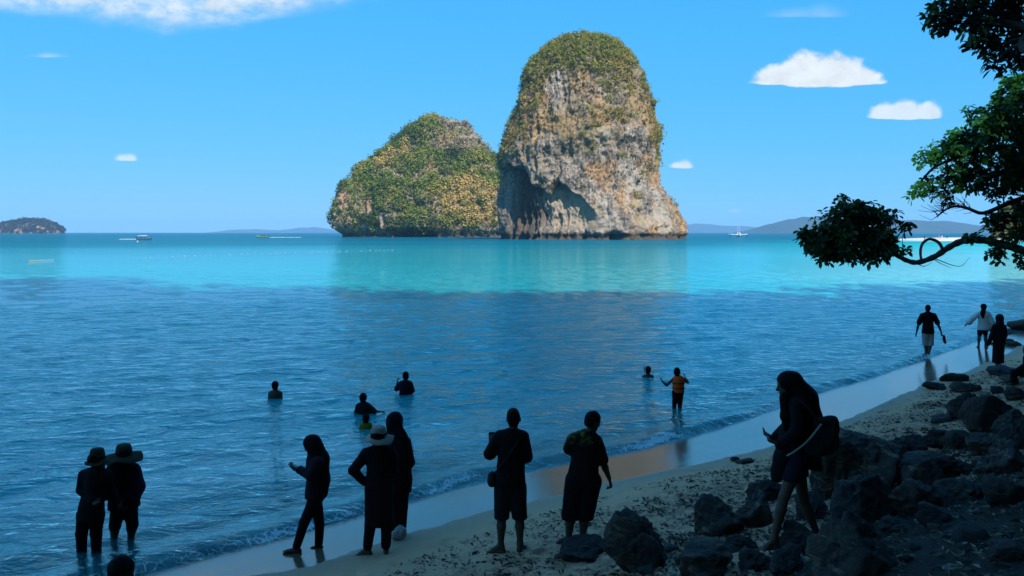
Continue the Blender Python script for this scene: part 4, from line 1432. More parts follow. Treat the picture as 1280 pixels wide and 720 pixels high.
class SDF:
    """smooth blend of simple solids, meshed with surface nets"""
    def __init__(self, vox=0.011):
        self.vox = vox
        self.pr = []
        self.cuts = []

    def cap(self, a, b, ra, rb=None, k=0.03, flat=None, front=None, ends=False):
        """tapered capsule; flat < 1 squeezes it along the direction front"""
        self.pr.append(('c', np.asarray(a, float), np.asarray(b, float), ra, ra if rb is None else rb, k, flat, front, ends))
        return self

    def chain(self, pts, rad, k=0.025, **kw):
        for i in range(len(pts) - 1):
            self.cap(pts[i], pts[i + 1], rad[i], rad[i + 1], k, **kw)
        return self

    def ell(self, c, r, fwd=(0, 1, 0), up=(0, 0, 1), k=0.03):
        """ellipsoid with radii (side, forward, up)"""
        f = unit(fwd)
        u = unit(np.asarray(up, float) - f * np.dot(up, f))
        s = np.cross(f, u)
        self.pr.append(('e', np.asarray(c, float), np.array([s, f, u]), np.asarray(r, float), k))
        return self

    def cut(self, p, n):
        """remove what lies beyond the plane through p with normal n"""
        self.cuts.append((np.asarray(p, float), unit(n)))
        return self

    def mesh(self, name, mat, wrinkle=0.0, seed=0):
        vx = self.vox
        lo, hi = [], []
        for q in self.pr:
            if q[0] == 'c':
                r = max(q[3], q[4])
                lo.append(np.minimum(q[1], q[2]) - r)
                hi.append(np.maximum(q[1], q[2]) + r)
            else:
                r = q[3].max()
                lo.append(q[1] - r)
                hi.append(q[1] + r)
        lo0 = np.min(lo, 0) - 3 * vx
        n = np.ceil((np.max(hi, 0) + 3 * vx - lo0) / vx).astype(int) + 1
        D = np.full(n, 0.2, np.float32)
        ax = [lo0[i] + np.arange(n[i]) * vx for i in range(3)]
        for q, l, h in zip(self.pr, lo, hi):
            k = q[4] if q[0] == 'e' else q[5]
            pad = 2.5 * k + 3 * vx
            i0 = np.maximum(((l - pad - lo0) / vx).astype(int), 0)
            i1 = np.minimum(((h + pad - lo0) / vx).astype(int) + 2, n)
            sl = tuple(slice(a, b) for a, b in zip(i0, i1))
            P = np.stack(np.meshgrid(*(ax[i][sl[i]] for i in range(3)), indexing='ij'), -1)
            if q[0] == 'c':
                _, a, b, ra, rb, k, flat, front, ends = q
                ba = b - a
                L2 = max(ba @ ba, 1e-9)
                tq = ((P - a) @ ba) / L2
                tc_ = np.clip(tq, 0, 1)
                W = P - a - tc_[..., None] * ba
                if flat:
                    fr = unit(front)
                    W = W + (W @ fr)[..., None] * fr * (1 / flat - 1)
                d = np.linalg.norm(W, axis=-1) - (ra + (rb - ra) * tc_)
                if ends:
                    ln = math.sqrt(L2)
                    d = np.maximum(d, np.maximum(-tq, tq - 1) * ln)
                if flat:
                    d = d * (0.5 + 0.5 * flat)
            else:
                _, c, M, r, k = q
                Lp = (P - c) @ M.T
                k0 = np.linalg.norm(Lp / r, axis=-1)
                k1 = np.linalg.norm(Lp / (r * r), axis=-1)
                d = k0 * (k0 - 1) / np.maximum(k1, 1e-6)
            o = D[sl]
            h_ = np.clip(0.5 + 0.5 * (o - d) / k, 0, 1)
            D[sl] = o * (1 - h_) + d * h_ - k * h_ * (1 - h_)
        if self.cuts:
            P = np.stack(np.meshgrid(*ax, indexing='ij'), -1)
            for p, nn in self.cuts:
                D = np.maximum(D, ((P - p) @ nn).astype(np.float32))
        V, Q = surface_nets(D, lo0, vx)
        if wrinkle:
            g = np.stack(np.gradient(D, vx), -1)
            idx = np.clip(np.round((V - lo0) / vx).astype(int), 0, np.array(n) - 1)
            N = g[idx[:, 0], idx[:, 1], idx[:, 2]]
            N /= np.linalg.norm(N, axis=1, keepdims=True) + 1e-6
            w_ = fbm(V * np.array([11, 11, 4.5]) + seed, 3, seed=seed)
            V = V + N * (wrinkle * w_)[:, None]
        return mesh_np(name, V, Q, mat)


def surface_nets(D, lo, vx):
    S = D < 0
    nx, ny, nz = D.shape
    acc = np.zeros((nx - 1, ny - 1, nz - 1, 3), np.float32)
    cnt = np.zeros((nx - 1, ny - 1, nz - 1), np.float32)

    def corner(A, c):
        return A[c[0]:nx - 1 + c[0], c[1]:ny - 1 + c[1], c[2]:nz - 1 + c[2]]
    C = [(a, b, c) for a in (0, 1) for b in (0, 1) for c in (0, 1)]
    for i in range(8):
        for j in range(i + 1, 8):
            if sum(abs(C[i][k] - C[j][k]) for k in range(3)) != 1:
                continue
            m = corner(S, C[i]) != corner(S, C[j])
            if not m.any():
                continue
            d0, d1 = corner(D, C[i])[m], corner(D, C[j])[m]
            f = d0 / (d0 - d1)
            p = np.array(C[i], np.float32) + f[:, None] * (np.array(C[j], np.float32) - np.array(C[i], np.float32))
            acc[m] += p
            cnt[m] += 1
    act = cnt > 0
    ids = np.full(act.shape, -1, np.int64)
    ids[act] = np.arange(act.sum())
    base = np.argwhere(act).astype(np.float32)
    V = (base + acc[act] / cnt[act][:, None]) * vx + lo
    Q = []
    for axn in range(3):
        sh = [slice(None)] * 3
        a = [slice(1, -1)] * 3
        a[axn] = slice(0, -1)
        b = [slice(1, -1)] * 3
        b[axn] = slice(1, None)
        s0, s1 = S[tuple(a)], S[tuple(b)]
        ch = np.argwhere(s0 != s1)
        if len(ch) == 0:
            continue
        flip = s1[tuple(ch.T)]
        off = ch + 1
        off[:, axn] -= 1
        u_, v_ = [(1, 2), (2, 0), (0, 1)][axn]
        q = []
        for du, dv in ((-1, -1), (0, -1), (0, 0), (-1, 0)):
            c = off.copy()
            c[:, u_] += du
            c[:, v_] += dv
            q.append(ids[c[:, 0], c[:, 1], c[:, 2]])
        q = np.stack(q, 1)
        q[flip] = q[flip][:, ::-1]
        Q.append(q)
    return V, np.concatenate(Q)


def add_hand(S, wrist, tip_dir, palm_n, curl=0.5, sc=1.0, thumb=1):
    """palm, four bent fingers of unequal length and a thumb from the side of the palm"""
    d = unit(tip_dir)
    n = unit(np.asarray(palm_n, float) - d * np.dot(palm_n, d))
    sd = np.cross(d, n) * thumb
    w_ = np.asarray(wrist, float)
    palm_end = w_ + d * 0.085 * sc
    S.cap(w_, palm_end, 0.030 * sc, 0.040 * sc, 0.012, flat=0.45, front=n)
    for i, (o, L) in enumerate(((-0.030, 0.070), (-0.010, 0.082), (0.010, 0.076), (0.029, 0.060))):
        b0 = palm_end + sd * (-o) * sc - d * 0.004
        a1, a2 = curl * 0.7, curl * 1.7
        d1 = unit(d * math.cos(a1) + n * math.sin(a1) + sd * (-o) * 2.2)
        d2 = unit(d * math.cos(a2) + n * math.sin(a2) + sd * (-o) * 1.2)
        m = b0 + d1 * L * 0.55 * sc
        S.cap(b0, m, 0.0098 * sc, 0.0092 * sc, 0.006)
        S.cap(m, m + d2 * L * 0.5 * sc, 0.0092 * sc, 0.0080 * sc, 0.004)
    t0 = w_ + d * 0.028 * sc + sd * 0.026 * sc
    t1 = t0 + unit(d * 0.7 + sd * 0.8 + n * 0.3) * 0.042 * sc
    S.cap(t0, t1, 0.0125 * sc, 0.0105 * sc, 0.008)
    S.cap(t1, t1 + unit(d * 0.9 + sd * 0.3 + n * 0.45) * 0.034 * sc, 0.0105 * sc, 0.0085 * sc, 0.004)


def facing(deg):
    """deg 0 looks away from the camera (+Y), 90 looks left (-X), -90 right, 180 towards the camera"""
    a = R(deg)
    return vec(-math.sin(a), math.cos(a), 0)


class Figure:
    """a person laid out from picture points (u, v, metres further away than the feet)"""
    def __init__(self, u, v, label, cat='person', group=None, vox=0.012, floor=None, face=0.0, head_face=None, tilt=0.0):
        self.foot = on_ground(u, v) if floor is None else (on_z(u, v, 0.0) if floor == 'sea' else at_y(u, v, floor))
        self.Y = self.foot[1]
        self.vox = vox
        self.J = {}
        self.o = empty('person', tuple(self.foot))
        tag(self.o, label, cat, group)
        self.f = facing(face)
        self.side = np.cross(self.f, vec(0, 0, 1))       # the person's right hand
        self.hf = facing(face if head_face is None else head_face)
        self.tilt = tilt
        self.k = np.linalg.norm(self.foot - vec(0, 0, CAMZ)) / F    # metres per pixel

    def p(self, u, v, dy=0.0):
        return at_y(u, v, self.Y + dy) - self.foot

    def set(self, **kw):
        for k, q in kw.items():
            self.J[k] = self.p(*q)
        return self

    def part(self, name, sdf, mat, wrinkle=0.0, seed=0, parent=None, label=None):
        o = link(name, sdf.mesh(name, mat, wrinkle, seed), self.o if parent is None else parent)
        if label:
            o['label'] = label
        return o

    def obj(self, name, mb, mat, smooth=False):
        return mb.build(name, mat, self.o, smooth)

    # -- pieces -------------------------------------------------------------
    def head(self, S, c, s=1.0):
        f = unit(self.hf * math.cos(self.tilt) - vec(0, 0, 1) * math.sin(self.tilt))
        u = unit(vec(0, 0, 1) * math.cos(self.tilt) + self.hf * math.sin(self.tilt))
        sd = np.cross(f, u)
        self.hd = (np.asarray(c, float), f, u, sd, s)
        S.ell(c + u * 0.025 * s - f * 0.008 * s, vec(0.074, 0.093, 0.090) * s, f, u, 0.02)          # skull
        S.ell(c - u * 0.045 * s + f * 0.024 * s, vec(0.056, 0.062, 0.068) * s, f, u, 0.03)          # jaw
        S.cap(c + f * 0.082 * s + u * 0.012 * s, c + f * 0.104 * s - u * 0.026 * s, 0.009 * s, 0.014 * s, 0.012)   # nose
        S.cap(c + f * 0.082 * s - u * 0.058 * s - sd * 0.018 * s, c + f * 0.082 * s - u * 0.058 * s + sd * 0.018 * s, 0.009 * s, None, 0.010)  # mouth
        S.ell(c + f * 0.076 * s - u * 0.092 * s, vec(0.020, 0.018, 0.016) * s, f, u, 0.015)           # chin
        for q in (-1, 1):
            S.ell(c + sd * 0.077 * s * q - u * 0.008 * s - f * 0.008 * s, vec(0.011, 0.020, 0.031) * s, f, u, 0.008)  # ears
            S.cap(c + f * 0.080 * s + u * 0.028 * s + sd * 0.015 * s * q, c + f * 0.072 * s + u * 0.026 * s + sd * 0.048 * s * q, 0.009 * s, None, 0.012)  # brows
            S.ell(c + f * 0.074 * s + u * 0.010 * s + sd * 0.031 * s * q, vec(0.012, 0.010, 0.009) * s, f, u, 0.006)  # eyes

    def body(self, mat, b=1.0, hs=1.0, hands=None, feet=True, hand_sc=1.0, arm=1.0, leg=1.0, torso=1.0, legs=True):
        """one continuous body through the joints; hands: {'L': (dir, palm normal, curl)}"""
        J, S = self.J, SDF(self.vox)
        ch = J.get('chest', (J['neck'] * 0.62 + J['pelvis'] * 0.38))
        J['chest'] = ch
        w_ = np.linalg.norm((J['shR'] - J['shL'])) / 2
        w_ = max(w_, 0.125 * b)
        f = self.f
        S.cap(J['pelvis'] + vec(0, 0, 0.0), J['pelvis'] * 0.5 + ch * 0.5, 0.150 * b * torso, 0.128 * b * torso, 0.05, flat=0.70, front=f)
        S.cap(J['pelvis'] * 0.5 + ch * 0.5, ch + (J['neck'] - ch) * 0.35, 0.128 * b * torso, 0.152 * b * torso, 0.05, flat=0.68, front=f)
        S.cap(J['shL'] * 0.80 + J['shR'] * 0.20, J['shR'] * 0.80 + J['shL'] * 0.20, 0.062 * b, None, 0.05)
        S.cap(ch + (J['neck'] - ch) * 0.7, J['neck'], 0.075 * b, 0.055 * b, 0.04)
        S.cap(J['neck'] - vec(0, 0, 0.02), J['head'] - vec(0, 0, 0.05 * hs), 0.052 * b, 0.047 * b, 0.025)
        self.head(S, J['head'], hs)
        for q in 'LR':
            if 'el' + q in J:
                S.cap(J['sh' + q], J['el' + q], 0.051 * b * arm, 0.039 * b * arm, 0.035)
                e, wr = J['el' + q], J['wr' + q]
                S.cap(e, e * 0.65 + wr * 0.35, 0.039 * b * arm, 0.040 * b * arm, 0.02)
                S.cap(e * 0.65 + wr * 0.35, wr, 0.040 * b * arm, 0.026 * b * arm, 0.02)
                hd = (hands or {}).get(q, (wr - e, -self.side if q == 'R' else self.side, 0.5))
                add_hand(S, wr, hd[0], hd[1], hd[2], 1.0 * hand_sc, 1 if q == 'R' else -1)
            if legs and 'kn' + q in J:
                hp = J['hip' + q]
                kn, an_ = J['kn' + q], J['an' + q]
                S.cap(hp, kn, 0.086 * b * leg, 0.056 * b * leg, 0.045)
                S.cap(kn, kn * 0.68 + an_ * 0.32, 0.054 * b * leg, 0.057 * b * leg, 0.02)
                S.cap(kn * 0.68 + an_ * 0.32, an_, 0.057 * b * leg, 0.035 * b * leg, 0.02)
                if feet and 'to' + q in J:
                    to = J['to' + q]
                    d = unit((to - an_) * vec(1, 1, 0))
                    fl = min(an_[2] - 0.075, to[2])
                    L = max(min(np.linalg.norm((to - an_)[:2]), 0.21), 0.14) * b
                    heel = vec(an_[0], an_[1], fl + 0.030) - d * 0.035 * b
                    ball = vec(an_[0], an_[1], fl + 0.024) + d * L * 0.72
                    S.cap(an_, heel, 0.036 * b, 0.032 * b, 0.02)
                    S.cap(an_ - vec(0, 0, 0.02), ball, 0.036 * b, 0.026 * b, 0.025)
                    S.cap(heel, ball, 0.032 * b, 0.027 * b, 0.02)
                    sd = np.cross(d, vec(0, 0, 1))
                    for i, tl in enumerate((0.052, 0.050, 0.045, 0.040, 0.034)):
                        oo = (i - 2) * 0.0165 * (1 if q == 'L' else -1)
                        r_ = 0.0135 if i == 0 else 0.0105
                        S.cap(ball + sd * oo - vec(0, 0, 0.006), ball + sd * oo * 1.1 + d * tl * b - vec(0, 0, 0.010), r_, r_ * 0.9, 0.010)
        self.bscale = b
        return self.part('body', S, mat)

    def top(self, mat, b=1.0, hem=None, sleeve=1.0, grow=0.018, flare=1.0, name='shirt', wrinkle=0.007, seed=1, cuffs='short'):
        """shirt, tunic or dress: hem is the height of its lower edge above the feet"""
        J, S = self.J, SDF(self.vox * 1.45)
        f, ch = self.f, J['chest']
        pe = J['pelvis']
        ax = unit(pe - ch)
        S.cap(ch + (J['neck'] - ch) * 0.40, ch * 0.4 + pe * 0.6, 0.155 * b + grow, 0.140 * b + grow, 0.05, flat=0.72, front=f)
        low = vec(pe[0], pe[1], hem if hem is not None else pe[2] - 0.05)
        if pe[2] - low[2] > 0.02:
            S.cap(ch * 0.4 + pe * 0.6, pe, 0.140 * b + grow, 0.158 * b + grow, 0.05, flat=0.76, front=f)
            S.cap(pe, low - vec(0, 0, 0.12), 0.158 * b + grow, (0.150 * b + grow) * flare, 0.05, flat=0.80, front=f)
        else:
            S.cap(ch * 0.4 + pe * 0.6, low - vec(0, 0, 0.12), 0.140 * b + grow, (0.150 * b + grow) * flare, 0.05, flat=0.76, front=f)
        S.cap(J['shL'] * 0.86 + J['shR'] * 0.14, J['shR'] * 0.86 + J['shL'] * 0.14, 0.062 * b + grow, None, 0.05)
        S.cap(ch + (J['neck'] - ch) * 0.55, J['neck'] - vec(0, 0, 0.03), 0.090 * b + grow, 0.062 * b + grow, 0.04)
        for q in 'LR':
            if 'el' + q in J:
                s_, e, wr = J['sh' + q], J['el' + q], J['wr' + q]
                if cuffs == 'short':
                    S.cap(s_, s_ + (e - s_) * sleeve, 0.052 * b + grow, 0.050 * b + grow + 0.010, 0.03, ends=False)
                elif cuffs == 'long':
                    S.cap(s_, e, 0.052 * b + grow, 0.044 * b + grow, 0.03)
                    S.cap(e, wr, 0.044 * b + grow, 0.034 * b + grow * 0.9, 0.02)
                elif cuffs == 'wide':
                    S.cap(s_, e, 0.055 * b + grow, 0.075 * b + grow, 0.04)
                    S.cap(e, e + (wr - e) * 0.7, 0.075 * b + grow, 0.085 * b + grow, 0.03)
        S.cut(low, (0, 0, -1))
        return self.part(name, S, mat, wrinkle, seed)

    def pants(self, mat, b=1.0, hem=None, grow=0.014, name='trousers', wide=1.0, wrinkle=0.006, seed=2, waist=0.10):
        J, S = self.J, SDF(self.vox * 1.45)
        f, pe = self.f, J['pelvis']
        S.cap(pe + vec(0, 0, waist), pe - vec(0, 0, 0.02), 0.135 * b + grow, 0.156 * b + grow, 0.05, flat=0.74, front=f)
        zmin = 9
        for q in 'LR':
            hp, kn, an_ = J['hip' + q], J['kn' + q], J['an' + q]
            S.cap(hp, kn, (0.088 * b + grow) * (0.5 + 0.5 * wide), (0.058 * b + grow) * wide, 0.03)
            if hem is None or hem < kn[2] - 0.03:
                S.cap(kn, an_ + vec(0, 0, 0.015), (0.058 * b + grow) * wide, (0.046 * b + grow) * wide, 0.02)
            else:
                S.cap(kn, kn + (kn - hp) * 0.25, (0.058 * b + grow) * wide, (0.058 * b + grow) * wide, 0.02)
        if hem is not None:
            S.cut(vec(0, 0, hem), (0, 0, -1))
        S.cut(pe + vec(0, 0, waist + 0.03), (0, 0, 1))
        return self.part(name, S, mat, wrinkle, seed)

    def hair_short(self, mat=M_hair):
        c, f, u, sd, s = self.hd
        S = SDF(self.vox * 0.8)
        S.ell(c + u * 0.036 * s - f * 0.012 * s, vec(0.083, 0.100, 0.095) * s, f, u, 0.02)
        S.ell(c - u * 0.025 * s - f * 0.040 * s, vec(0.070, 0.060, 0.068) * s, f, u, 0.03)
        S.cut(c + f * 0.060 * s + u * 0.035 * s, f * 0.9 - u * 0.55)
        S.cut(c - u * 0.082 * s, -u)
        return self.part('hair', S, mat, 0.012, 7)

    def hair_long(self, pts, rad, mat=M_hair, flat=0.55, name='hair'):
        c, f, u, sd, s = self.hd
        S = SDF(self.vox)
        S.ell(c + u * 0.036 * s - f * 0.016 * s, vec(0.099, 0.106, 0.100) * s, f, u, 0.02)
        S.cut(c + f * 0.062 * s, f * 0.95 - u * 0.30)
        S.chain(pts, rad, 0.04, flat=flat, front=self.f)
        return self.part(name, S, mat, 0.008, 8)

    def hijab(self, back, front=None, rad=(0.105, 0.15, 0.16), mat=M_black, s=1.0, flat=0.6):
        """headscarf: hood round the face, then a drape down the back"""
        c, f, u, sd, s_ = self.hd
        S = SDF(self.vox * 1.3)
        S.ell(c + u * 0.022 * s_ - f * 0.006 * s_, vec(0.094, 0.108, 0.112) * s_ * s, f, u, 0.02)
        S.cap(c - u * 0.06 * s_ - f * 0.02, self.J['neck'] + vec(0, 0, 0.0), 0.088 * s_, 0.105 * s_, 0.05)
        pts = [c - f * 0.05 * s_] + list(back)
        S.chain(pts, list(rad)[:1] + list(rad)[1:][:len(back)], 0.05, flat=flat, front=self.f)
        if front is not None:
            S.chain([self.J['neck'] + f * 0.03] + list(front), [0.10] * (len(front) + 1), 0.05, flat=0.6, front=self.f)
        o = self.part('headscarf', S, mat, 0.006, 9)
        return o

    def hat(self, mat, brim=0.20, crown=0.095, h=0.11, tilt=0.0, wavy=0.012, droop=0.03, lift=0.045, band=None, dirn=None):
        c, f, u, sd, s = self.hd
        prof = [(0.0, h), (crown * 0.55, h * 0.99), (crown * 0.88, h * 0.90), (crown, h * 0.62), (crown * 1.06, h * 0.15), (crown * 1.12, 0.0), (brim * 0.75, -droop * 0.45), (brim, -droop),
                (brim * 1.0, -droop - 0.008), (brim * 0.72, -droop * 0.45 - 0.008), (crown * 1.0, -0.010), (crown * 0.9, h * 0.5), (0.0, h * 0.85)]
        na = 48
        V, Fc = [], []
        for r_, z in prof:
            for i in range(na):
                a = i / na * 2 * math.pi
                wv = wavy * max(0, (r_ - crown) / (brim - crown)) * (math.sin(3 * a + 0.8) + 0.6 * math.sin(5 * a))
                V.append((r_ * math.cos(a), r_ * math.sin(a), z + wv))
        for j in range(len(prof) - 1):
            for i in range(na):
                i2 = (i + 1) % na
                Fc.append((j * na + i, j * na + i2, (j + 1) * na + i2, (j + 1) * na + i))
        V = np.array(V)
        d = f if dirn is None else unit(dirn)
        uu = unit(u * math.cos(tilt) + d * math.sin(tilt))
        ff = unit(d - uu * (d @ uu))
        ss = np.cross(ff, uu)
        V = c + u * lift * s + V[:, :1] * ss + V[:, 1:2] * ff + V[:, 2:] * uu
        mb = MB()
        mb.add(V, Fc)
        o = self.obj('hat', mb, mat, True)
        if band:
            q = MB()
            ring = [(crown * 1.075, 0.004), (crown * 1.085, h * 0.30), (crown * 1.02, h * 0.32), (crown * 1.02, 0.002)]
            VV, FF = [], []
            for r_, z in ring:
                for i in range(na):
                    a = i / na * 2 * math.pi
                    VV.append((r_ * math.cos(a), r_ * math.sin(a), z))
            for j in range(3):
                for i in range(na):
                    i2 = (i + 1) % na
                    FF.append((j * na + i, j * na + i2, (j + 1) * na + i2, (j + 1) * na + i))
            VV = np.array(VV)
            VV = c + u * lift * s + VV[:, :1] * ss + VV[:, 1:2] * ff + VV[:, 2:] * uu
            q.add(VV, FF)
            b_ = q.build('hat_band', band, o, True)
        return o

    def ground_check(self):
        pass


def oriented_box(c, size, x, y):
    """box with its own axes (x, y, x cross y); returns MB"""
    x = unit(x)
    y = unit(np.asarray(y, float) - x * np.dot(x, y))
    z = np.cross(x, y)
    mb = MB().box((0, 0, 0), size)
    V = mb.V[0]
    mb.V[0] = np.asarray(c, float) + V[:, :1] * x + V[:, 1:2] * y + V[:, 2:] * z
    return mb


def held(name, mb, mat, label, cat, loc, bev=0.004):
    """something a person holds: a thing of its own"""
    o = mb.build(name, mat, None, False)
    md = o.modifiers.new('bevel', 'BEVEL')
    md.width = bev
    md.segments = 2
    o.location = tuple(loc)
    return tag(o, label, cat)


# ---- man with a phone, back to the camera
A = Figure(636, 690, 'man in black shirt and knee-length shorts holding up a phone, seen from behind', face=0, vox=0.0115)
A.set(head=(642, 523.5), neck=(641, 539), shL=(624, 546), shR=(654, 546), elL=(612, 568, .05), wrL=(614.5, 556, .16), elR=(658.5, 572, .02), wrR=(645, 566, .27), pelvis=(637.5, 602),
      hipL=(629, 609), hipR=(646.5, 609), knL=(627, 648), knR=(649.5, 648), anL=(626, 679.5), anR=(650, 677), toL=(610, 690, .06), toR=(654, 683, .16))
A.body(M_skin2, 0.97, 1.0, {'L': (vec(0, .2, 1), vec(.4, 1, 0), 0.6), 'R': (vec(-.8, .3, .3), vec(0, 0, 1), 0.7)})
A.top(M_black, 0.96, hem=A.p(637, 607)[2], sleeve=0.95, grow=0.02)
A.pants(M_dark, 0.96, hem=A.p(637, 648)[2], grow=0.022, name='shorts', wide=1.12)
A.hair_short()
bc = A.p(615, 598, .02)
S = SDF(0.011).ell(bc, (0.055, 0.085, 0.085)).cap(bc - vec(0, .05, .04), bc + vec(0, .05, -.04), 0.05)
A.part('waist_bag', S, M_bag)
st = MB().tube(smooth_path([bc + vec(.03, 0, .06), A.p(628, 580, -.13), A.p(645, 556, -.14), A.p(652, 542, -.02)], 6), 0.012, 6)
A.obj('bag_strap', st, M_bag, True)
pc = A.p(614.5, 548, .20)
held('phone', oriented_box((0, 0, 0), (0.075, 0.010, 0.155), (1, .35, 0), (-.35, 1, 0)), M_phone, 'phone held up in the left hand of the man in black shorts', 'phone', A.foot + pc)

# ---- man with printed shoulders, looking down to the right
B_ = Figure(722, 680, 'man with yellowish printed shoulders and wide black shorts looking down to his right', face=-12, head_face=-62, tilt=0.35, vox=0.0115)
B_.set(head=(741, 527), neck=(734, 542), shL=(716, 549), shR=(746.5, 552), elL=(711.5, 562, .08), wrL=(722, 566, .27), elR=(753.5, 577, .03), wrR=(761.5, 598, .05), pelvis=(729, 594),
       hipL=(719.5, 602), hipR=(738.5, 602), knL=(713, 643), knR=(731, 646), anL=(711, 671), anR=(728, 671.5), toL=(698, 678, .0), toR=(720, 682, -.08))
B_.body(M_skin2, 1.0, 1.0, {'L': (vec(.8, .4, .2), vec(0, 0, 1), 0.6), 'R': (vec(.25, 0.05, -1), vec(-1, .2, 0), 0.9)})
B_.top(M_print, 0.96, hem=B_.p(729, 599)[2], sleeve=0.9, grow=0.02)
B_.pants(M_black, 1.02, hem=B_.p(729, 649)[2], grow=0.03, name='shorts', wide=1.18)
B_.hair_short()
c, f, u, sd, s = B_.hd
gl = MB()
for q in (-1, 1):
    ring = [c + f * 0.096 + u * 0.012 + sd * (0.033 * q) + (sd * math.cos(a) * 0.024 + u * math.sin(a) * 0.018) for a in np.linspace(0, 2 * math.pi, 17)]
    gl.tube(ring, 0.003, 5)
    gl.tube([c + f * 0.096 + u * 0.014 + sd * 0.057 * q, c + f * 0.0 + u * 0.012 + sd * 0.082 * q], 0.003, 5)
gl.tube([c + f * 0.098 + u * 0.014 - sd * 0.010, c + f * 0.098 + u * 0.014 + sd * 0.010], 0.003, 5)
B_.obj('glasses', gl, M_phone, True)

# ---- woman in a headscarf looking at her phone
C_ = Figure(385, 688, 'woman in black headscarf and trousers standing on wet sand, looking down at her phone', face=88, tilt=0.45, vox=0.0115)
C_.set(head=(389.5, 556), neck=(394.5, 571), shL=(395, 578, .16), shR=(397.5, 578, -.16), elL=(388, 594, .17), wrL=(375, 587, .06), elR=(389, 595, -.17), wrR=(374.5, 588, -.04), pelvis=(395, 616),
       hipL=(393.5, 621, .08), hipR=(395, 621, -.08), knL=(399.5, 655, .08), knR=(380, 654, -.07), anL=(398.5, 681, .08), anR=(371, 684, -.07), toL=(386, 686, .08), toR=(349, 692, -.08))
C_.body(M_skin, 0.88, 0.97, {'L': (vec(-1, -.1, .45), vec(0, -.5, 1), 0.5), 'R': (vec(-1, .1, .45), vec(0, .5, 1), 0.5)})
C_.top(M_plum, 0.88, hem=C_.p(395, 622)[2], grow=0.024, cuffs='long', name='tunic', flare=1.05)
C_.pants(M_black, 0.88, grow=0.012)
C_.hijab([C_.p(402, 575), C_.p(404, 600), C_.p(403.5, 615)], rad=(0.10, 0.115, 0.10, 0.085), front=[C_.p(389, 578)], flat=0.8)
held('phone', oriented_box((0, 0, 0), (0.15, 0.075, 0.010), (-.92, 0, .4), (0, 1, 0)), M_phone, 'phone held flat in both hands of the woman in black headscarf', 'phone', C_.foot + C_.p(367.5, 582, .01))

# ---- woman with a pale sun hat, hand on hip
D_ = Figure(468, 693, 'woman in pale sun hat and long black tunic with her left hand on her hip', face=-6, vox=0.0115)
D_.set(head=(473.5, 548), neck=(474, 560), shL=(458, 567, .0), shR=(489.5, 567, .0), elL=(441.5, 588, -.03), wrL=(454.5, 602, -.03), elR=(492, 590, .05), wrR=(484, 603, .20), pelvis=(474, 611),
       hipL=(466, 617), hipR=(482, 617), knL=(463, 656), knR=(483, 656), anL=(459.5, 684), anR=(482.5, 683), toL=(446, 694, .03), toR=(483, 691, .15))
D_.body(M_skin, 0.92, 0.97, {'L': (vec(.9, .2, -.3), vec(.2, 0.3, -1), 0.5), 'R': (vec(-.9, .3, -.2), vec(0, -1, 0), 0.6)})
D_.top(M_black, 0.92, hem=D_.p(474, 655)[2], grow=0.022, cuffs='long', name='tunic', flare=1.22)
D_.pants(M_black, 0.92, grow=0.018)
D_.hair_long([D_.J['head'] - vec(0, .05, .03), D_.p(474, 566, -.10)], [0.075, 0.06])
D_.hat(M_hatw, brim=0.185, crown=0.092, h=0.125, wavy=0.02, droop=0.045, lift=0.035, band=M_black, tilt=-0.12)

# ---- tall woman in a long headscarf beside her
E_ = Figure(498, 671, 'tall woman in long black headscarf standing close beside the woman in pale hat', face=-25, vox=0.0115)
E_.set(head=(494.5, 527), neck=(496.5, 543), shL=(486, 553, .05), shR=(507, 554, -.05), elL=(486, 578, .16), wrL=(494, 590, .25), elR=(512.5, 578, -.02), wrR=(506, 591, .16), pelvis=(499, 597),
       hipL=(494, 603), hipR=(504, 603), knL=(495, 634), knR=(503.5, 634), anL=(493.5, 661), anR=(502.5, 661), toL=(492, 668, .16), toR=(506, 668, .15))
E_.body(M_skin, 0.95, 1.0, {'L': (vec(.6, .6, 0), vec(0, 0, -1), 0.6), 'R': (vec(-.6, .6, 0), vec(0, 0, -1), 0.6)})
E_.top(M_black, 0.96, hem=E_.p(499, 614)[2], grow=0.022, cuffs='long', name='tunic')
E_.pants(M_black, 0.95, grow=0.014)
E_.hijab([E_.p(497, 550, -.06), E_.p(499, 575, -.08), E_.p(499.5, 594, -.07)], rad=(0.105, 0.15, 0.155, 0.145), flat=0.55, s=1.03)
bp = E_.foot + E_.p(500, 676, -.12)
gz = float(ground_z(bp[0], bp[1])[0])
S = SDF(0.009).ell((0, 0, 0.085), (0.085, 0.06, 0.085)).ell((0.03, 0.01, 0.13), (0.05, 0.045, 0.05)).ell((-0.05, 0.0, 0.06), (0.05, 0.05, 0.06))
o = link('carrier_bag', S.mesh('carrier_bag', M_pale, 0.045, 4))
o.location = (bp[0], bp[1], gz - 0.005)
tag(o, 'crumpled pale carrier bag on the sand at the feet of the tall woman', 'bag')

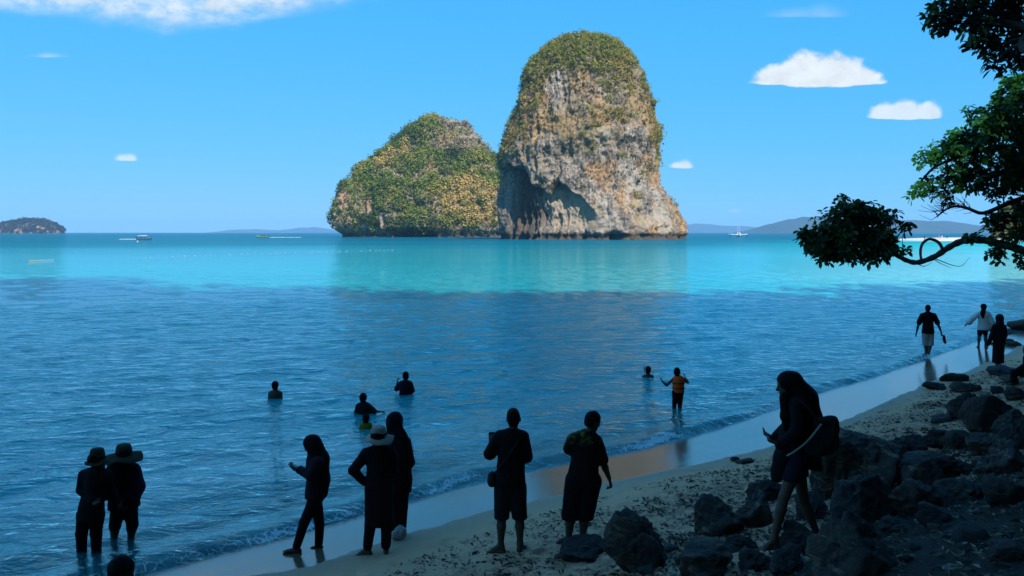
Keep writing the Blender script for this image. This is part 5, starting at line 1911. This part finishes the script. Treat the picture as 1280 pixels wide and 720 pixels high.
# ---- woman walking over the rocks with a tote bag
G_ = Figure(966, 688, 'woman with long dark hair walking over the rocks carrying a tote bag', face=80, tilt=0.25, vox=0.0115)
G_.set(head=(984, 481.5), neck=(991, 497), shL=(992, 505, .15), shR=(998, 506, -.16), elL=(985, 532, .2), wrL=(968, 548, .12), elR=(996, 540, -.22), wrR=(975, 556, -.16), pelvis=(999, 565),
       hipL=(996, 572, .08), hipR=(1000, 572, -.08), knL=(1004, 624, .08), knR=(980, 621, -.08), anL=(1020, 664, .08), anR=(968, 672, -.08), toL=(1004, 676, .08), toR=(951, 688, -.08))
G_.body(M_skin, 0.88, 0.98, {'L': (vec(-1, 0, .5), vec(.3, -.2, 1), 0.5), 'R': (vec(-1, .2, .4), vec(0, .3, 1), 0.6)})
G_.top(M_black, 0.86, hem=G_.p(999, 580)[2], grow=0.022, cuffs='long', name='shirt')
G_.pants(M_navy, 0.9, hem=G_.p(999, 597)[2], grow=0.018, name='shorts', wide=1.05)
G_.hair_long([G_.p(992, 478), G_.p(1003, 500), G_.p(1008, 525), G_.p(1009, 545)], [0.10, 0.145, 0.15, 0.105], flat=0.95)
S = SDF(0.010).chain([G_.p(981, 497, -.06), G_.p(982, 520, -.08), G_.p(983, 536, -.08)], [0.05, 0.045, 0.03], 0.03)
G_.part('hair', S, M_hair, 0.006, 3)
# open overshirt blowing forward and tied cloth behind
S = SDF(0.011).chain([G_.p(986, 540, .0), G_.p(979, 570, .0), G_.p(970, 596, .0)], [0.09, 0.085, 0.05], 0.04, flat=0.9, front=vec(0, 1, 0))
S.chain([G_.p(1002, 560, -.02), G_.p(1014, 575, -.02), G_.p(1025, 586, -.02)], [0.12, 0.09, 0.03], 0.04)
G_.part('overshirt', S, M_dark, 0.02, 5)
tote = empty('tote_bag', tuple(G_.foot + G_.p(1030, 566, -.20)))
tag(tote, 'slouching black tote bag hanging from the shoulder of the walking woman', 'bag')
tl = np.array(tote.location) - G_.foot
S = SDF(0.011).ell(G_.p(1030, 552, -.20) - tl, (0.135, 0.075, 0.13)).ell(G_.p(1040, 535, -.20) - tl, (0.07, 0.05, 0.09)).ell(G_.p(1020, 560, -.20) - tl, (0.10, 0.07, 0.09)).cap(G_.p(1022, 528, -.2) - tl, G_.p(1042, 524, -.2) - tl, 0.045, 0.03, 0.05)
link('bag_body', S.mesh('bag_body', M_bag, 0.014, 6), tote)
MB().tube(smooth_path([G_.p(1000, 500, -.24) - tl, G_.p(1012, 512, -.27) - tl, G_.p(1024, 530, -.26) - tl], 6), 0.012, 6).build('handle', M_bag, tote)
MB().tube(smooth_path([G_.p(1027, 530, -.29) - tl, G_.p(1010, 551, -.27) - tl, G_.p(994, 564, -.25) - tl, G_.p(984, 570, -.22) - tl], 6), 0.011, 6).build('strap', M_strap, tote)
held('phone', oriented_box((0, 0, 0), (0.14, 0.07, 0.010), (-.75, 0, .6), (0, 1, 0)), M_phone, 'phone in the outstretched hand of the woman on the rocks', 'phone', G_.foot + G_.p(961.5, 546, .09))

# ---- two women in hats arm in arm in the shallows
H1 = Figure(111, 691, 'woman in small-brimmed hat and long dark top wading beside the wide-brimmed hat', face=-40, vox=0.0115, floor='sea')
H1.set(head=(122, 577), neck=(121, 589), shL=(105, 594, .05), shR=(134, 594, -.05), elL=(102, 612, .0), wrL=(116, 625, -.16), elR=(138, 612, .05), wrR=(146, 626, .12), pelvis=(114, 637),
       hipL=(106, 643), hipR=(121, 643), knL=(102, 667), knR=(120, 667), anL=(102, 696), anR=(121, 694), toL=(95, 702, .1), toR=(126, 700, .12))
H1.body(M_skin, 0.98, 1.0)
H1.top(M_black, 1.0, hem=H1.p(114, 648)[2], grow=0.022, cuffs='long', name='tunic', flare=1.12)
H1.pants(M_black, 0.96, grow=0.016)
H1.hair_long([H1.J['head'] - vec(0, .04, .04), H1.p(121, 595, -.08)], [0.08, 0.07])
H1.hat(M_straw, brim=0.15, crown=0.088, h=0.15, wavy=0.012, droop=0.035, lift=0.03, band=M_black)
H2 = Figure(153, 676, 'woman in wide-brimmed sun hat and loose dark blouse wading arm in arm', face=35, vox=0.0115, floor='sea')
H2.set(head=(155, 570), neck=(155, 582), shL=(141, 587, -.05), shR=(168, 588, .05), elL=(135, 606, .0), wrL=(126, 620, -.06), elR=(171, 608, .0), wrR=(162, 626, -.08), pelvis=(155, 631),
       hipL=(148, 637), hipR=(162, 637), knL=(144, 656), knR=(165.5, 655), anL=(142, 680), anR=(163, 679), toL=(135, 684, .1), toR=(168, 684, .1))
H2.body(M_skin, 1.0, 1.0)
H2.top(M_navy, 1.02, hem=H2.p(155, 634)[2], grow=0.028, cuffs='wide', name='blouse', flare=1.08)
H2.pants(M_black, 0.98, hem=H2.p(155, 662)[2], grow=0.018)
H2.hair_long([H2.J['head'] - vec(0, .04, .04), H2.p(155, 592, -.08), H2.p(155, 605, -.10)], [0.085, 0.085, 0.07])
H2.hat(M_straw, brim=0.235, crown=0.098, h=0.135, wavy=0.022, droop=0.055, lift=0.03, band=M_black, tilt=-0.10)

# ---- child whose head shows at the lower edge of the picture
gp = at_y(152, 762, 5.4)
ch_ = Figure(152, 742, 'child with short black hair at the bottom edge, only the head in view', vox=0.012, floor=5.4)
fz = float(ground_z(ch_.foot[0], ch_.foot[1])[0])
ch_.foot = vec(ch_.foot[0], ch_.foot[1], fz)
ch_.o.location = tuple(ch_.foot)
htop = at_y(152, 697, 5.4)[2] - fz
q = htop / 1.30
for k, p_ in dict(head=(0, .01, 1.19), neck=(0, 0, 1.07), shL=(-.13, 0, 1.02), shR=(.13, 0, 1.02), elL=(-.17, -.01, .82), elR=(.17, -.01, .82), wrL=(-.17, .06, .64), wrR=(.17, .06, .64), pelvis=(0, 0, .68),
                  hipL=(-.07, 0, .66), hipR=(.07, 0, .66), knL=(-.075, .01, .36), knR=(.075, .01, .36), anL=(-.075, -.01, .075), anR=(.075, -.01, .075), toL=(-.08, .14, .02), toR=(.08, .14, .02)).items():
    ch_.J[k] = vec(*p_) * q
ch_.body(M_skin2, 0.80 * q, 0.97 * q, hand_sc=0.8)
ch_.top(M_dark, 0.80 * q, grow=0.018)
ch_.pants(M_black, 0.80 * q, hem=0.35, grow=0.018, name='shorts')
ch_.hair_short()


# ---- bathers, chest deep
def bather(u, vw, label, joints, b=1.0, hs=1.0, face=0, hair='short', shirt=None, hands=None, deep=0.9, group=None):
    f_ = Figure(u, vw, label, group=group, vox=0.017, floor='sea', face=face)
    f_.set(**joints)
    pe = vec((f_.J['shL'][0] + f_.J['shR'][0]) / 2, 0, f_.J['neck'][2] - 0.50 * b)
    f_.J['pelvis'] = pe
    gz = float(ground_z(f_.foot[0], f_.foot[1])[0]) + 0.03
    for q, sx in (('L', -1), ('R', 1)):
        f_.J['hip' + q] = pe + f_.side * 0.08 * sx * b + vec(0, 0, -.03)
        need = pe[2] - gz
        if need > 0.78 * b:
            f_.J['kn' + q] = pe + f_.side * 0.09 * sx * b + vec(0, 0, -.42 * b)
            f_.J['an' + q] = pe + f_.side * 0.09 * sx * b + vec(0, 0, -.78 * b)
        else:
            dz = max(need, 0.35)
            bend = math.sqrt(max(0.0, (0.40 * b) ** 2 - (dz / 2) ** 2))
            f_.J['kn' + q] = pe + f_.side * 0.09 * sx * b + f_.f * bend + vec(0, 0, -dz / 2)
            f_.J['an' + q] = pe + f_.side * 0.09 * sx * b + vec(0, 0, -dz + 0.09)
        f_.J['to' + q] = f_.J['an' + q] + f_.f * 0.16 + vec(0, 0, -.06)
    f_.body(M_skin2, b, hs, hands)
    if shirt:
        f_.top(shirt, b, grow=0.015)
    f_.pants(M_black, b, hem=f_.J['knL'][2] + 0.05, grow=0.014, name='swim_shorts')
    f_.hair_short() if hair == 'short' else f_.hair_long([f_.J['head'] - f_.f * 0.05, f_.J['neck'] - f_.f * 0.08], [0.08, 0.07])
    return f_


bather(344, 498, 'bather standing alone chest-deep, arms under water', dict(head=(344, 482.5), neck=(344, 489), shL=(338, 491.5), shR=(350.5, 491.5), elL=(336, 502), wrL=(339, 506, .2), elR=(352, 502), wrR=(349, 506, .2)), 1.0)
bather(505, 493, 'bather waist-deep holding something up in front of the face', dict(head=(507, 470.5), neck=(507, 477.5), shL=(500.5, 480), shR=(513, 480), elL=(496, 486, .1), wrL=(496.5, 478.5, .2), elR=(515, 488, .05), wrR=(509, 484, .25)), 1.0,
       hands={'L': (vec(.2, .2, 1), vec(1, 0, 0), .7)}, shirt=M_plum, face=20)
bather(456, 517, 'bather stretching one arm sideways over the water surface', dict(head=(454, 498), neck=(454.5, 505), shL=(448, 508), shR=(461, 508), elL=(446, 518), wrL=(449, 523, .1), elR=(467, 514), wrR=(474, 514.5)), 0.98, shirt=M_dark)
bather(457, 537, 'child in yellow top standing in the water behind the pale sun hat', dict(head=(457.5, 524), neck=(457.5, 530), shL=(453, 532), shR=(462, 532), elL=(451.5, 538), wrL=(452, 544, .1), elR=(463.5, 538), wrR=(463, 544, .1)), 0.72, 0.9, shirt=M_yellow)
sn = bather(810, 472, 'snorkeller with only head and shoulders above the water', dict(head=(810, 463), neck=(810, 468.5), shL=(804.5, 471), shR=(815.5, 471), elL=(803, 478), wrL=(805, 482, .2), elR=(817, 478), wrR=(815, 482, .2)), 0.92, 0.98)
sn.obj('snorkel', MB().tube(smooth_path([sn.p(807.5, 466, .05), sn.p(805.6, 465, .04), sn.p(805.3, 457.5, .0)], 5), 0.012, 8), M_phone, True)

# ---- child in an orange life vest
V_ = Figure(846, 511, 'child in bright orange life vest standing in ankle-deep water', face=-8, vox=0.011, floor='sea')
V_.set(head=(846.3, 465.5), neck=(847.5, 471.5), shL=(841.5, 474), shR=(854.5, 474), elL=(833.5, 481.5, .02), wrL=(828, 477, .05), elR=(859.5, 478, .02), wrR=(856.5, 472, .1), pelvis=(847, 489.5),
       hipL=(844, 492), hipR=(850.5, 492), knL=(843.3, 502), knR=(850, 502), anL=(842.5, 511.5), anR=(849.5, 511.5), toL=(840.5, 514, .12), toR=(851, 514, .12))
V_.body(M_skin2, 0.74, 0.92, {'L': (vec(-.5, 0, 1), vec(1, 0, 0), .3), 'R': (vec(-.4, 0, 1), vec(-1, 0, 0), .5)}, hand_sc=0.8)
V_.pants(M_black, 0.74, grow=0.014, name='leggings')
V_.hair_short()
S = SDF(0.011)
chv, pev = V_.J['chest'], V_.J['pelvis']
S.cap(V_.p(847.8, 475.5), V_.p(848, 488), 0.135, 0.140, 0.04, flat=0.80, front=V_.f)
S.cap(V_.p(843.5, 473), V_.p(843.2, 478), 0.05, 0.06, 0.03).cap(V_.p(852.5, 473), V_.p(853, 478), 0.05, 0.06, 0.03)
S.cut(V_.p(848, 490.5), (0, 0, -1))
vo = V_.part('life_vest', S, M_orange, 0.006, 3)
for zz0 in (478.5, 484.5):
    pts = [V_.p(848, zz0) + vec(math.cos(a) * 0.148, math.sin(a) * 0.122, 0) for a in np.linspace(0, 2 * math.pi, 25)]
    MB().tube(pts, 0.008, 5).build('vest_belt', M_black, vo)

# ---- man walking away along the water's edge with his sandals in his hand
K_ = Figure(1160, 445, 'man in black T-shirt and pale shorts walking away through the shallows', face=0, vox=0.018, floor='sea')
K_.set(head=(1159.6, 385.5), neck=(1160, 391), shL=(1152.5, 394.2), shR=(1167.8, 394.2), elL=(1147.8, 406.5), wrL=(1145.6, 416, .05), elR=(1173, 406.5), wrR=(1177, 416), pelvis=(1160, 414.5),
       hipL=(1157, 417), hipR=(1163, 417), knL=(1157, 430, .04), knR=(1163.2, 430, -.02), anL=(1157.6, 442, -.02), anR=(1160.6, 443.5, -.12), toL=(1156, 445.5, .12), toR=(1161, 446, .05))
K_.body(M_skin, 1.0, 1.0, {'R': (vec(.2, .1, -1), vec(-1, 0, 0), .9)})
K_.top(M_black, 1.04, hem=K_.p(1160, 417)[2], sleeve=0.75, grow=0.024)
K_.pants(M_pale, 0.98, hem=K_.p(1160, 432)[2], grow=0.024, name='shorts', wide=1.2)
K_.hair_short()
sp = K_.foot + K_.p(1179.5, 422)
sd_ = empty('sandal_pair', tuple(sp))
tag(sd_, 'pair of dark sandals dangling from the right hand of the man in pale shorts', 'sandals')
for dx in (-0.02, 0.025):
    S = SDF(0.008).cap((dx, 0, 0.06), (dx + 0.05, 0, -0.17), 0.04, 0.045, 0.02, flat=0.35, front=(1, 0, 0.2)).cap((dx - .02, 0, -0.02), (dx + .02, 0, -.12), 0.012, None, .01)
    link('sandal', S.mesh('sandal', M_bag), sd_)

# ---- woman in a loose white shirt
L_ = Figure(1228, 434, 'woman in loose white shirt with long dark hair standing at the water edge', face=10, vox=0.018)
L_.set(head=(1229, 384), neck=(1229, 389.5), shL=(1222.6, 392.5), shR=(1235, 392.5), elL=(1215, 398.5), wrL=(1209.5, 404), elR=(1239.5, 402), wrR=(1239, 410, .1), pelvis=(1228.5, 410.5),
       hipL=(1225.5, 412.5), hipR=(1231.5, 412.5), knL=(1224, 421.5), knR=(1232, 421.5), anL=(1223.3, 431), anR=(1232, 431.5), toL=(1222, 434, .12), toR=(1234, 434.5, .12))
L_.body(M_skin, 0.93, 0.98)
L_.top(M_white, 0.98, hem=L_.p(1228, 412.5)[2], grow=0.032, cuffs='wide', flare=1.1)
L_.pants(M_navy, 0.93, hem=L_.p(1228, 419)[2], grow=0.016, name='shorts')
L_.hair_long([L_.J['head'] - vec(0, .05, .02), L_.p(1228.5, 391, -.12), L_.p(1228.5, 396, -.14)], [0.085, 0.085, 0.06])

# ---- woman in a long black dress and scarf
N_ = Figure(1247, 461, 'woman in long black dress and headscarf walking on the upper sand', face=45, vox=0.017)
N_.set(head=(1249, 398), neck=(1249, 405), shL=(1243.3, 408.5, -.05), shR=(1254.5, 408.5, .05), elL=(1240, 419, -.05), wrL=(1235, 430.5, -.03), elR=(1256, 420, .1), wrR=(1252, 428, .22), pelvis=(1248.5, 425.5),
       hipL=(1246, 429), hipR=(1251, 429), knL=(1245.5, 443), knR=(1250, 443), anL=(1246, 457.5), anR=(1249, 458.5), toL=(1243, 461, .0), toR=(1246, 462, .02))
N_.body(M_skin, 0.93, 0.98, {'L': (vec(-.3, 0, -1), vec(1, .3, 0), .7)})
N_.top(M_black, 0.96, hem=N_.p(1247, 453.5)[2], grow=0.026, cuffs='long', name='dress', flare=1.12, wrinkle=0.012)
N_.hijab([N_.p(1250, 408, -.04), N_.p(1250.5, 418, -.06)], rad=(0.10, 0.14, 0.13), flat=0.6)

# ---- person sitting on the stones, half cut off by the right edge
Q_ = Figure(1268, 480, 'person in dark clothes sitting on stones, cut by the right edge', face=80, vox=0.017)
Q_.set(head=(1284, 437), neck=(1286, 444), shL=(1286, 448, .15), shR=(1288, 448, -.15), elL=(1281, 457, .18), wrL=(1272, 462, .12), elR=(1282, 457, -.18), wrR=(1272, 462.5, -.12), pelvis=(1287, 467),
       hipL=(1284, 468, .09), hipR=(1284, 468, -.09), knL=(1268, 465, .1), knR=(1267, 465, -.1), anL=(1268, 478, .1), anR=(1266, 478, -.1), toL=(1260, 481, .1), toR=(1258, 481, -.1))
Q_.body(M_skin2, 0.95, 0.98)
Q_.top(M_black, 0.96, hem=Q_.p(1287, 468)[2], grow=0.022, cuffs='long')
Q_.pants(M_black, 0.96, grow=0.016)
Q_.hair_short()
# ================================================================== BOATS, BUOYS, FAR BEACH
M_hullw = plain('white_paint', (0.75, 0.76, 0.78), 0.4, 0.08, 0.5, 2)
M_hullb = plain('blue_paint', (0.05, 0.10, 0.20), 0.5, 0.2, 0.4, 2)
M_wood = plain('boat_wood', (0.20, 0.12, 0.05), 0.6, 0.3, 0.3, 3)
M_green = plain('green_paint', (0.14, 0.26, 0.12), 0.6, 0.2, 0.3, 2)
M_foamw = plain('wake_foam', (0.82, 0.86, 0.88), 0.9, 0.1, 0.1, 1)
M_float = plain('float_plastic', (0.32, 0.36, 0.38), 0.5, 0.1, 0.4, 3)
M_floaty = plain('yellow_float', (0.42, 0.30, 0.10), 0.5, 0.1, 0.4, 3)
M_rope = plain('rope', (0.25, 0.22, 0.18), 0.9, 0.2, 0.1, 5)
M_glassd = plain('dark_window', (0.02, 0.025, 0.03), 0.15, 0.1, 0.5, 2)


def hull(L, W, H, rise=0.9, n=24):
    """boat hull along +X, bow at +L/2"""
    V, Fc = [], []
    xs = np.linspace(-1, 1, n)
    for x in xs:
        wd = W / 2 * (1 - max(0, x) ** 2.2) * (0.8 + 0.2 * min(1, (x + 1) * 2))
        sheer = H + rise * max(0, x) ** 2.6 + 0.15 * rise * max(0, -x) ** 2
        keel = -0.25 + 0.5 * H * max(0, x) ** 4
        for (a, b) in ((-1.0, sheer), (-0.8, 0.35 * sheer + 0.65 * keel), (0, keel), (0.8, 0.35 * sheer + 0.65 * keel), (1.0, sheer), (0.88, sheer - 0.02), (0, sheer - 0.22), (-0.88, sheer - 0.02)):
            V.append((x * L / 2, a * max(wd, 0.03), b))
    for i in range(n - 1):
        for k in range(8):
            k2 = (k + 1) % 8
            Fc.append((i * 8 + k, i * 8 + k2, (i + 1) * 8 + k2, (i + 1) * 8 + k))
    Fc.append(tuple(range(8)))
    Fc.append(tuple((n - 1) * 8 + k for k in range(8))[::-1])
    return np.array(V), Fc


def wake(L, W, seed):
    g = np.random.default_rng(seed)
    mb = MB()
    for k in range(60):
        x = -g.uniform(0.05, 1) * L
        y = g.normal(0, 0.18 + 0.25 * abs(x) / L) * W
        r = g.uniform(0.25, 0.8)
        n = 7
        V = [(x + r * 2.2 * math.cos(i / n * 6.283) * g.uniform(.7, 1.2), y + r * math.sin(i / n * 6.283) * g.uniform(.7, 1.2), 0.06) for i in range(n)] + [(x, y, 0.06 + 0.25 * r)]
        mb.add(V, [(i, (i + 1) % n, n) for i in range(n)])
    return mb


def longtail(u, v, rz, label, hullm, roofm, L=10.0, wl=16, seed=1):
    p = on_z(u, v, 0.0)
    b = empty('boat', (p[0], p[1], 0.0), rz)
    tag(b, label, 'boat')
    MB().add(*hull(L, 1.9, 0.75, 1.3)).build('hull', hullm, b)
    mb = MB()
    for k in range(9):
        a0 = -1 + 2 * k / 9
        a1 = -1 + 2 * (k + 1) / 9
        for (y0, y1) in ((a0, a1),):
            z0, z1 = 2.35 - 0.25 * y0 * y0, 2.35 - 0.25 * y1 * y1
            mb.add([(-3.4, y0, z0), (2.0, y0, z0), (2.0, y1, z1), (-3.4, y1, z1), (-3.4, y0, z0 - .06), (2.0, y0, z0 - .06), (2.0, y1, z1 - .06), (-3.4, y1, z1 - .06)],
                   [(0, 1, 2, 3), (7, 6, 5, 4), (0, 4, 5, 1), (2, 6, 7, 3), (1, 5, 6, 2), (0, 3, 7, 4)])
    mb.build('canopy', roofm, b)
    for x in (-3.2, -0.7, 1.8):
        for y in (-0.85, 0.85):
            MB().tube([(x, y, 0.5), (x, y, 2.2)], 0.05, 6).build('post', M_wood, b)
    MB().tube(smooth_path([(-4.4, 0, 1.0), (-5.6, 0, 0.7), (-7.2, 0, 0.05)], 4), 0.05, 6).build('propeller_shaft', M_phone, b)
    MB().box((-4.2, 0, 1.15), (0.9, 0.5, 0.5)).build('engine', M_phone, b, False)
    for k, x in enumerate((-2.4, -1.2, 0.2, 1.2)):
        S = SDF(0.06).cap((x, 0.3 * (-1) ** k, 0.7), (x, 0.3 * (-1) ** k, 1.15), 0.22, 0.2, 0.05).ell((x, 0.3 * (-1) ** k, 1.42), (0.12, 0.13, 0.15))
        pe = link('person', S.mesh('person', M_dark))
        cs, sn_ = math.cos(rz), math.sin(rz)
        pe.location = (p[0], p[1], 0)
        pe.rotation_euler = (0, 0, rz)
        tag(pe, 'tiny passenger seated under the canopy of the ' + label.split(' with')[0], 'person', 'passengers of the ' + label.split(' with')[0])
    w_ = wake(wl, 2.2, seed).build('wake', M_foamw, b)
    w_.location = (-L / 2, 0, 0)
    w_['kind'] = 'stuff'
    return b


longtail(180, 299.2, R(8), 'dark blue motor boat with pale canopy trailing a short wake, off the islet', M_hullb, M_hullw, 8.6, 9, 2)
longtail(329, 296.8, R(176), 'yellow-green longtail boat with a long white wake beside the green rock', M_green, M_wood, 10.5, 26, 3)

# sailing trimaran seen end-on
p = on_z(923, 295.6, 0.0)
b = empty('sailing_boat', (p[0], p[1], 0.0), R(-96))
tag(b, 'white three-hulled boat with bare masts anchored between the tall rock and the hills', 'boat')
MB().add(*hull(15, 4.2, 1.7, 1.2)).build('hull', M_hullw, b)
for y in (-8.6, 8.6):
    o = MB().add(*hull(11, 1.3, 1.6, 0.7)).build('outrigger', M_hullw, b)
    o.location = (0, y, 0.6)
for x in (-2.5, 2.5):
    MB().tube(smooth_path([(x, -8.8, 2.3), (x, -4, 2.0), (x, 0, 1.9), (x, 4, 2.0), (x, 8.8, 2.3)], 4), 0.28, 8).build('crossbeam', M_hullw, b)
cb = MB().box((-1, 0, 2.9), (6, 3.4, 1.7), taper=0.85).build('cabin', M_hullw, b, False)
MB().box((2.05, -0.3, 3.0), (0.12, 1.9, 0.7)).build('window', M_glassd, cb, False)
for y in (-1.0, 0.9):
    MB().tube([(0.5, y, 3.0), (0.5, y, 11.0)], [0.11, 0.06], 8).build('mast', M_hullw, b)

# line of swimming-area floats
pts = [on_z(u, v, 0.05) for u, v in ((165, 322.6), (200, 321.0), (240, 319.6), (290, 318.2), (340, 316.6), (390, 315.0), (440, 313.4), (480, 312.4), (520, 311.6))]
path = smooth_path(pts, 24)
path[:, 2] = -0.03
bl = empty('buoy_line', tuple(path[0]))
tag(bl, 'long line of small white floats marking the swimming area', 'buoy line')
MB().tube(path[::2] - path[0], 0.03, 4).build('rope', M_rope, bl)
S = SDF(0.05).cap((-0.12, 0, 0), (0.12, 0, 0), 0.07, 0.07, 0.05)
fm_ = S.mesh('float', M_float)
fm_.name = 'float'
seg = np.linalg.norm(np.diff(path, axis=0), axis=1)
cum = np.concatenate([[0], np.cumsum(seg)])
for q in np.cumsum(np.random.default_rng(8).uniform(0.7, 2.2, int(cum[-1] / 1.5))):
    o = link('float', fm_, bl)
    o.location = tuple(np.array([np.interp(q, cum, path[:, i]) for i in range(3)]) - path[0] + vec(0, 0, 0.06))
    o.rotation_euler = (0, 0, q * 1.3)
# a loose float and a short string of yellow ones
o = link('buoy', SDF(0.05).ell((0, 0, 0.3), (0.42, 0.42, 0.45)).cap((0, 0, .6), (0, 0, 1.0), 0.08).mesh('buoy', M_float))
o.location = tuple(on_z(172, 303.3, 0.0))
tag(o, 'single round white buoy floating near the blue motor boat', 'buoy')
path = smooth_path([on_z(u, v, -0.03) for u, v in ((37, 326.6), (45, 326.2), (55, 326.0), (66, 325.6))], 10)
yl = empty('buoy_line', tuple(path[0]))
tag(yl, 'short string of yellow floats in the water below the far islet', 'buoy line')
MB().tube(path - path[0], 0.03, 4).build('rope', M_rope, yl)
for i in range(0, len(path), 3):
    o = link('float', fm_.copy(), yl)
    o.data.materials.clear()
    o.data.materials.append(M_floaty if i < 15 else M_float)
    o.location = tuple(path[i] - path[0] + vec(0, 0, .07))

# far sand spit with its wooded bluff
M_sandw, t = material('white_sand')
pos = t.n('ShaderNodeNewGeometry').outputs['Position']
wn = t.noise(pos, 0.4, 5, 0.6)
finish(t, t.n('ShaderNodeBsdfPrincipled', {'Base Color': t.mix(wn, (0.52, 0.47, 0.40), (0.66, 0.60, 0.52)), 'Roughness': 0.95, 'Specular IOR Level': 0.1}))
xs = np.linspace(196, 420, 120)
ys = np.linspace(378, 470, 60)
XX, YY = np.meshgrid(xs, ys, indexing='ij')
edge_lo = 388 - 0.05 * (XX - 200) + 4 * np.sin(XX * 0.06)
edge_hi = 440 + 0.15 * (XX - 200)
din = np.minimum(np.minimum(YY - edge_lo, edge_hi - YY), (XX - 206) * 0.8)
ZZ = np.where(din > 0, 1.6 * (1 - np.exp(-din / 9)), din * 0.12)
me = mesh_np('far_beach', np.stack([XX.ravel(), YY.ravel(), ZZ.ravel()], 1), grid_faces(len(xs), len(ys))[:, ::-1], M_sandw)
tag(link('far_beach', me), kind='structure')
prof_bl = [(247, 1292, 1330), (250, 1270, 1380), (256, 1256, 1400), (266, 1247, 1410), (278, 1243, 1415), (290, 1241, 1420), (297, 1240, 1420), (301, 1239, 1420)]
hd_ = empty('headland', (0, 0, 0))
tag(hd_, 'sunlit scrubby bluff rising behind the far white sand spit', 'headland')
rk, dt = loft_rock('rock', prof_bl, 455.0, 298.5, 0.25, hd_, 700, 60, 1.4, shape_plain, 0.7, M_lime)
C, r, cc = plant(dt, 900, lambda P, N, uu, zf: 0.4 + sstep(zf, 0.05, 0.2), lambda P, uu, zf, g: np.where((g.uniform(size=len(P)) < 0.5)[:, None], vec(0.19, 0.17, 0.05), vec(0.09, 0.12, 0.03)), 0.8, 2.2, 71)
leaf_cloud('scrub', C, r, cc, 26, 0.5, hd_, M_scrub, 72)
# people on the far beach, a few pixels tall
cl = [M_black, M_white, M_orange, M_navy, M_pale, M_plum]
g = np.random.default_rng(91)
for k in range(14):
    x = 209 + k * 3.6 + g.uniform(-1.2, 1.2)
    y = 396 + g.uniform(-3, 8)
    h = g.uniform(1.45, 1.8) / 1.7
    st_ = g.uniform(0.05, 0.22)
    S = SDF(0.05)
    S.cap((0, 0, .9), (0, 0, 1.38), 0.17, 0.19, 0.06, flat=0.7, front=(0, 1, 0)).ell((0, 0, 1.6), (0.09, 0.1, 0.12))
    S.cap((-.08, 0, .9), (-.08 - st_, .05, .05), 0.09, 0.06, 0.05).cap((.08, 0, .9), (.08 + st_ * .6, -.05, .05), 0.09, 0.06, 0.05)
    S.cap((-.2, 0, 1.38), (-.28, 0, .85), 0.06, 0.05, 0.05).cap((.2, 0, 1.38), (.30, .1, .9), 0.06, 0.05, 0.05).cap((0, 0, 1.4), (0, 0, 1.55), .06, .06, .04)
    o = link('person', S.mesh('person', cl[k % 6]))
    ii = int(np.clip(np.searchsorted(xs, x), 0, 119))
    jj = int(np.clip(np.searchsorted(ys, y), 0, 59))
    o.location = (x, y, float(ZZ[ii, jj]) - 0.05)
    o.scale = (h, h, h)
    o.rotation_euler = (0, 0, g.uniform(0, 6.28))
    tag(o, 'tiny beachgoer standing on the distant white sand spit', 'person', 'beachgoers on the far spit')
# ================================================================== AIR
M_haze, t = material('haze')
finish(t, None, vol=t.n('ShaderNodeVolumePrincipled', {'Color': (0.36, 0.66, 1.0), 'Density': 0.00007, 'Anisotropy': 0.0}))
hb = MB().box((0, 7000, 100), (36000, 19000, 260)).build('haze', M_haze, smooth=False)
tag(hb, kind='stuff')
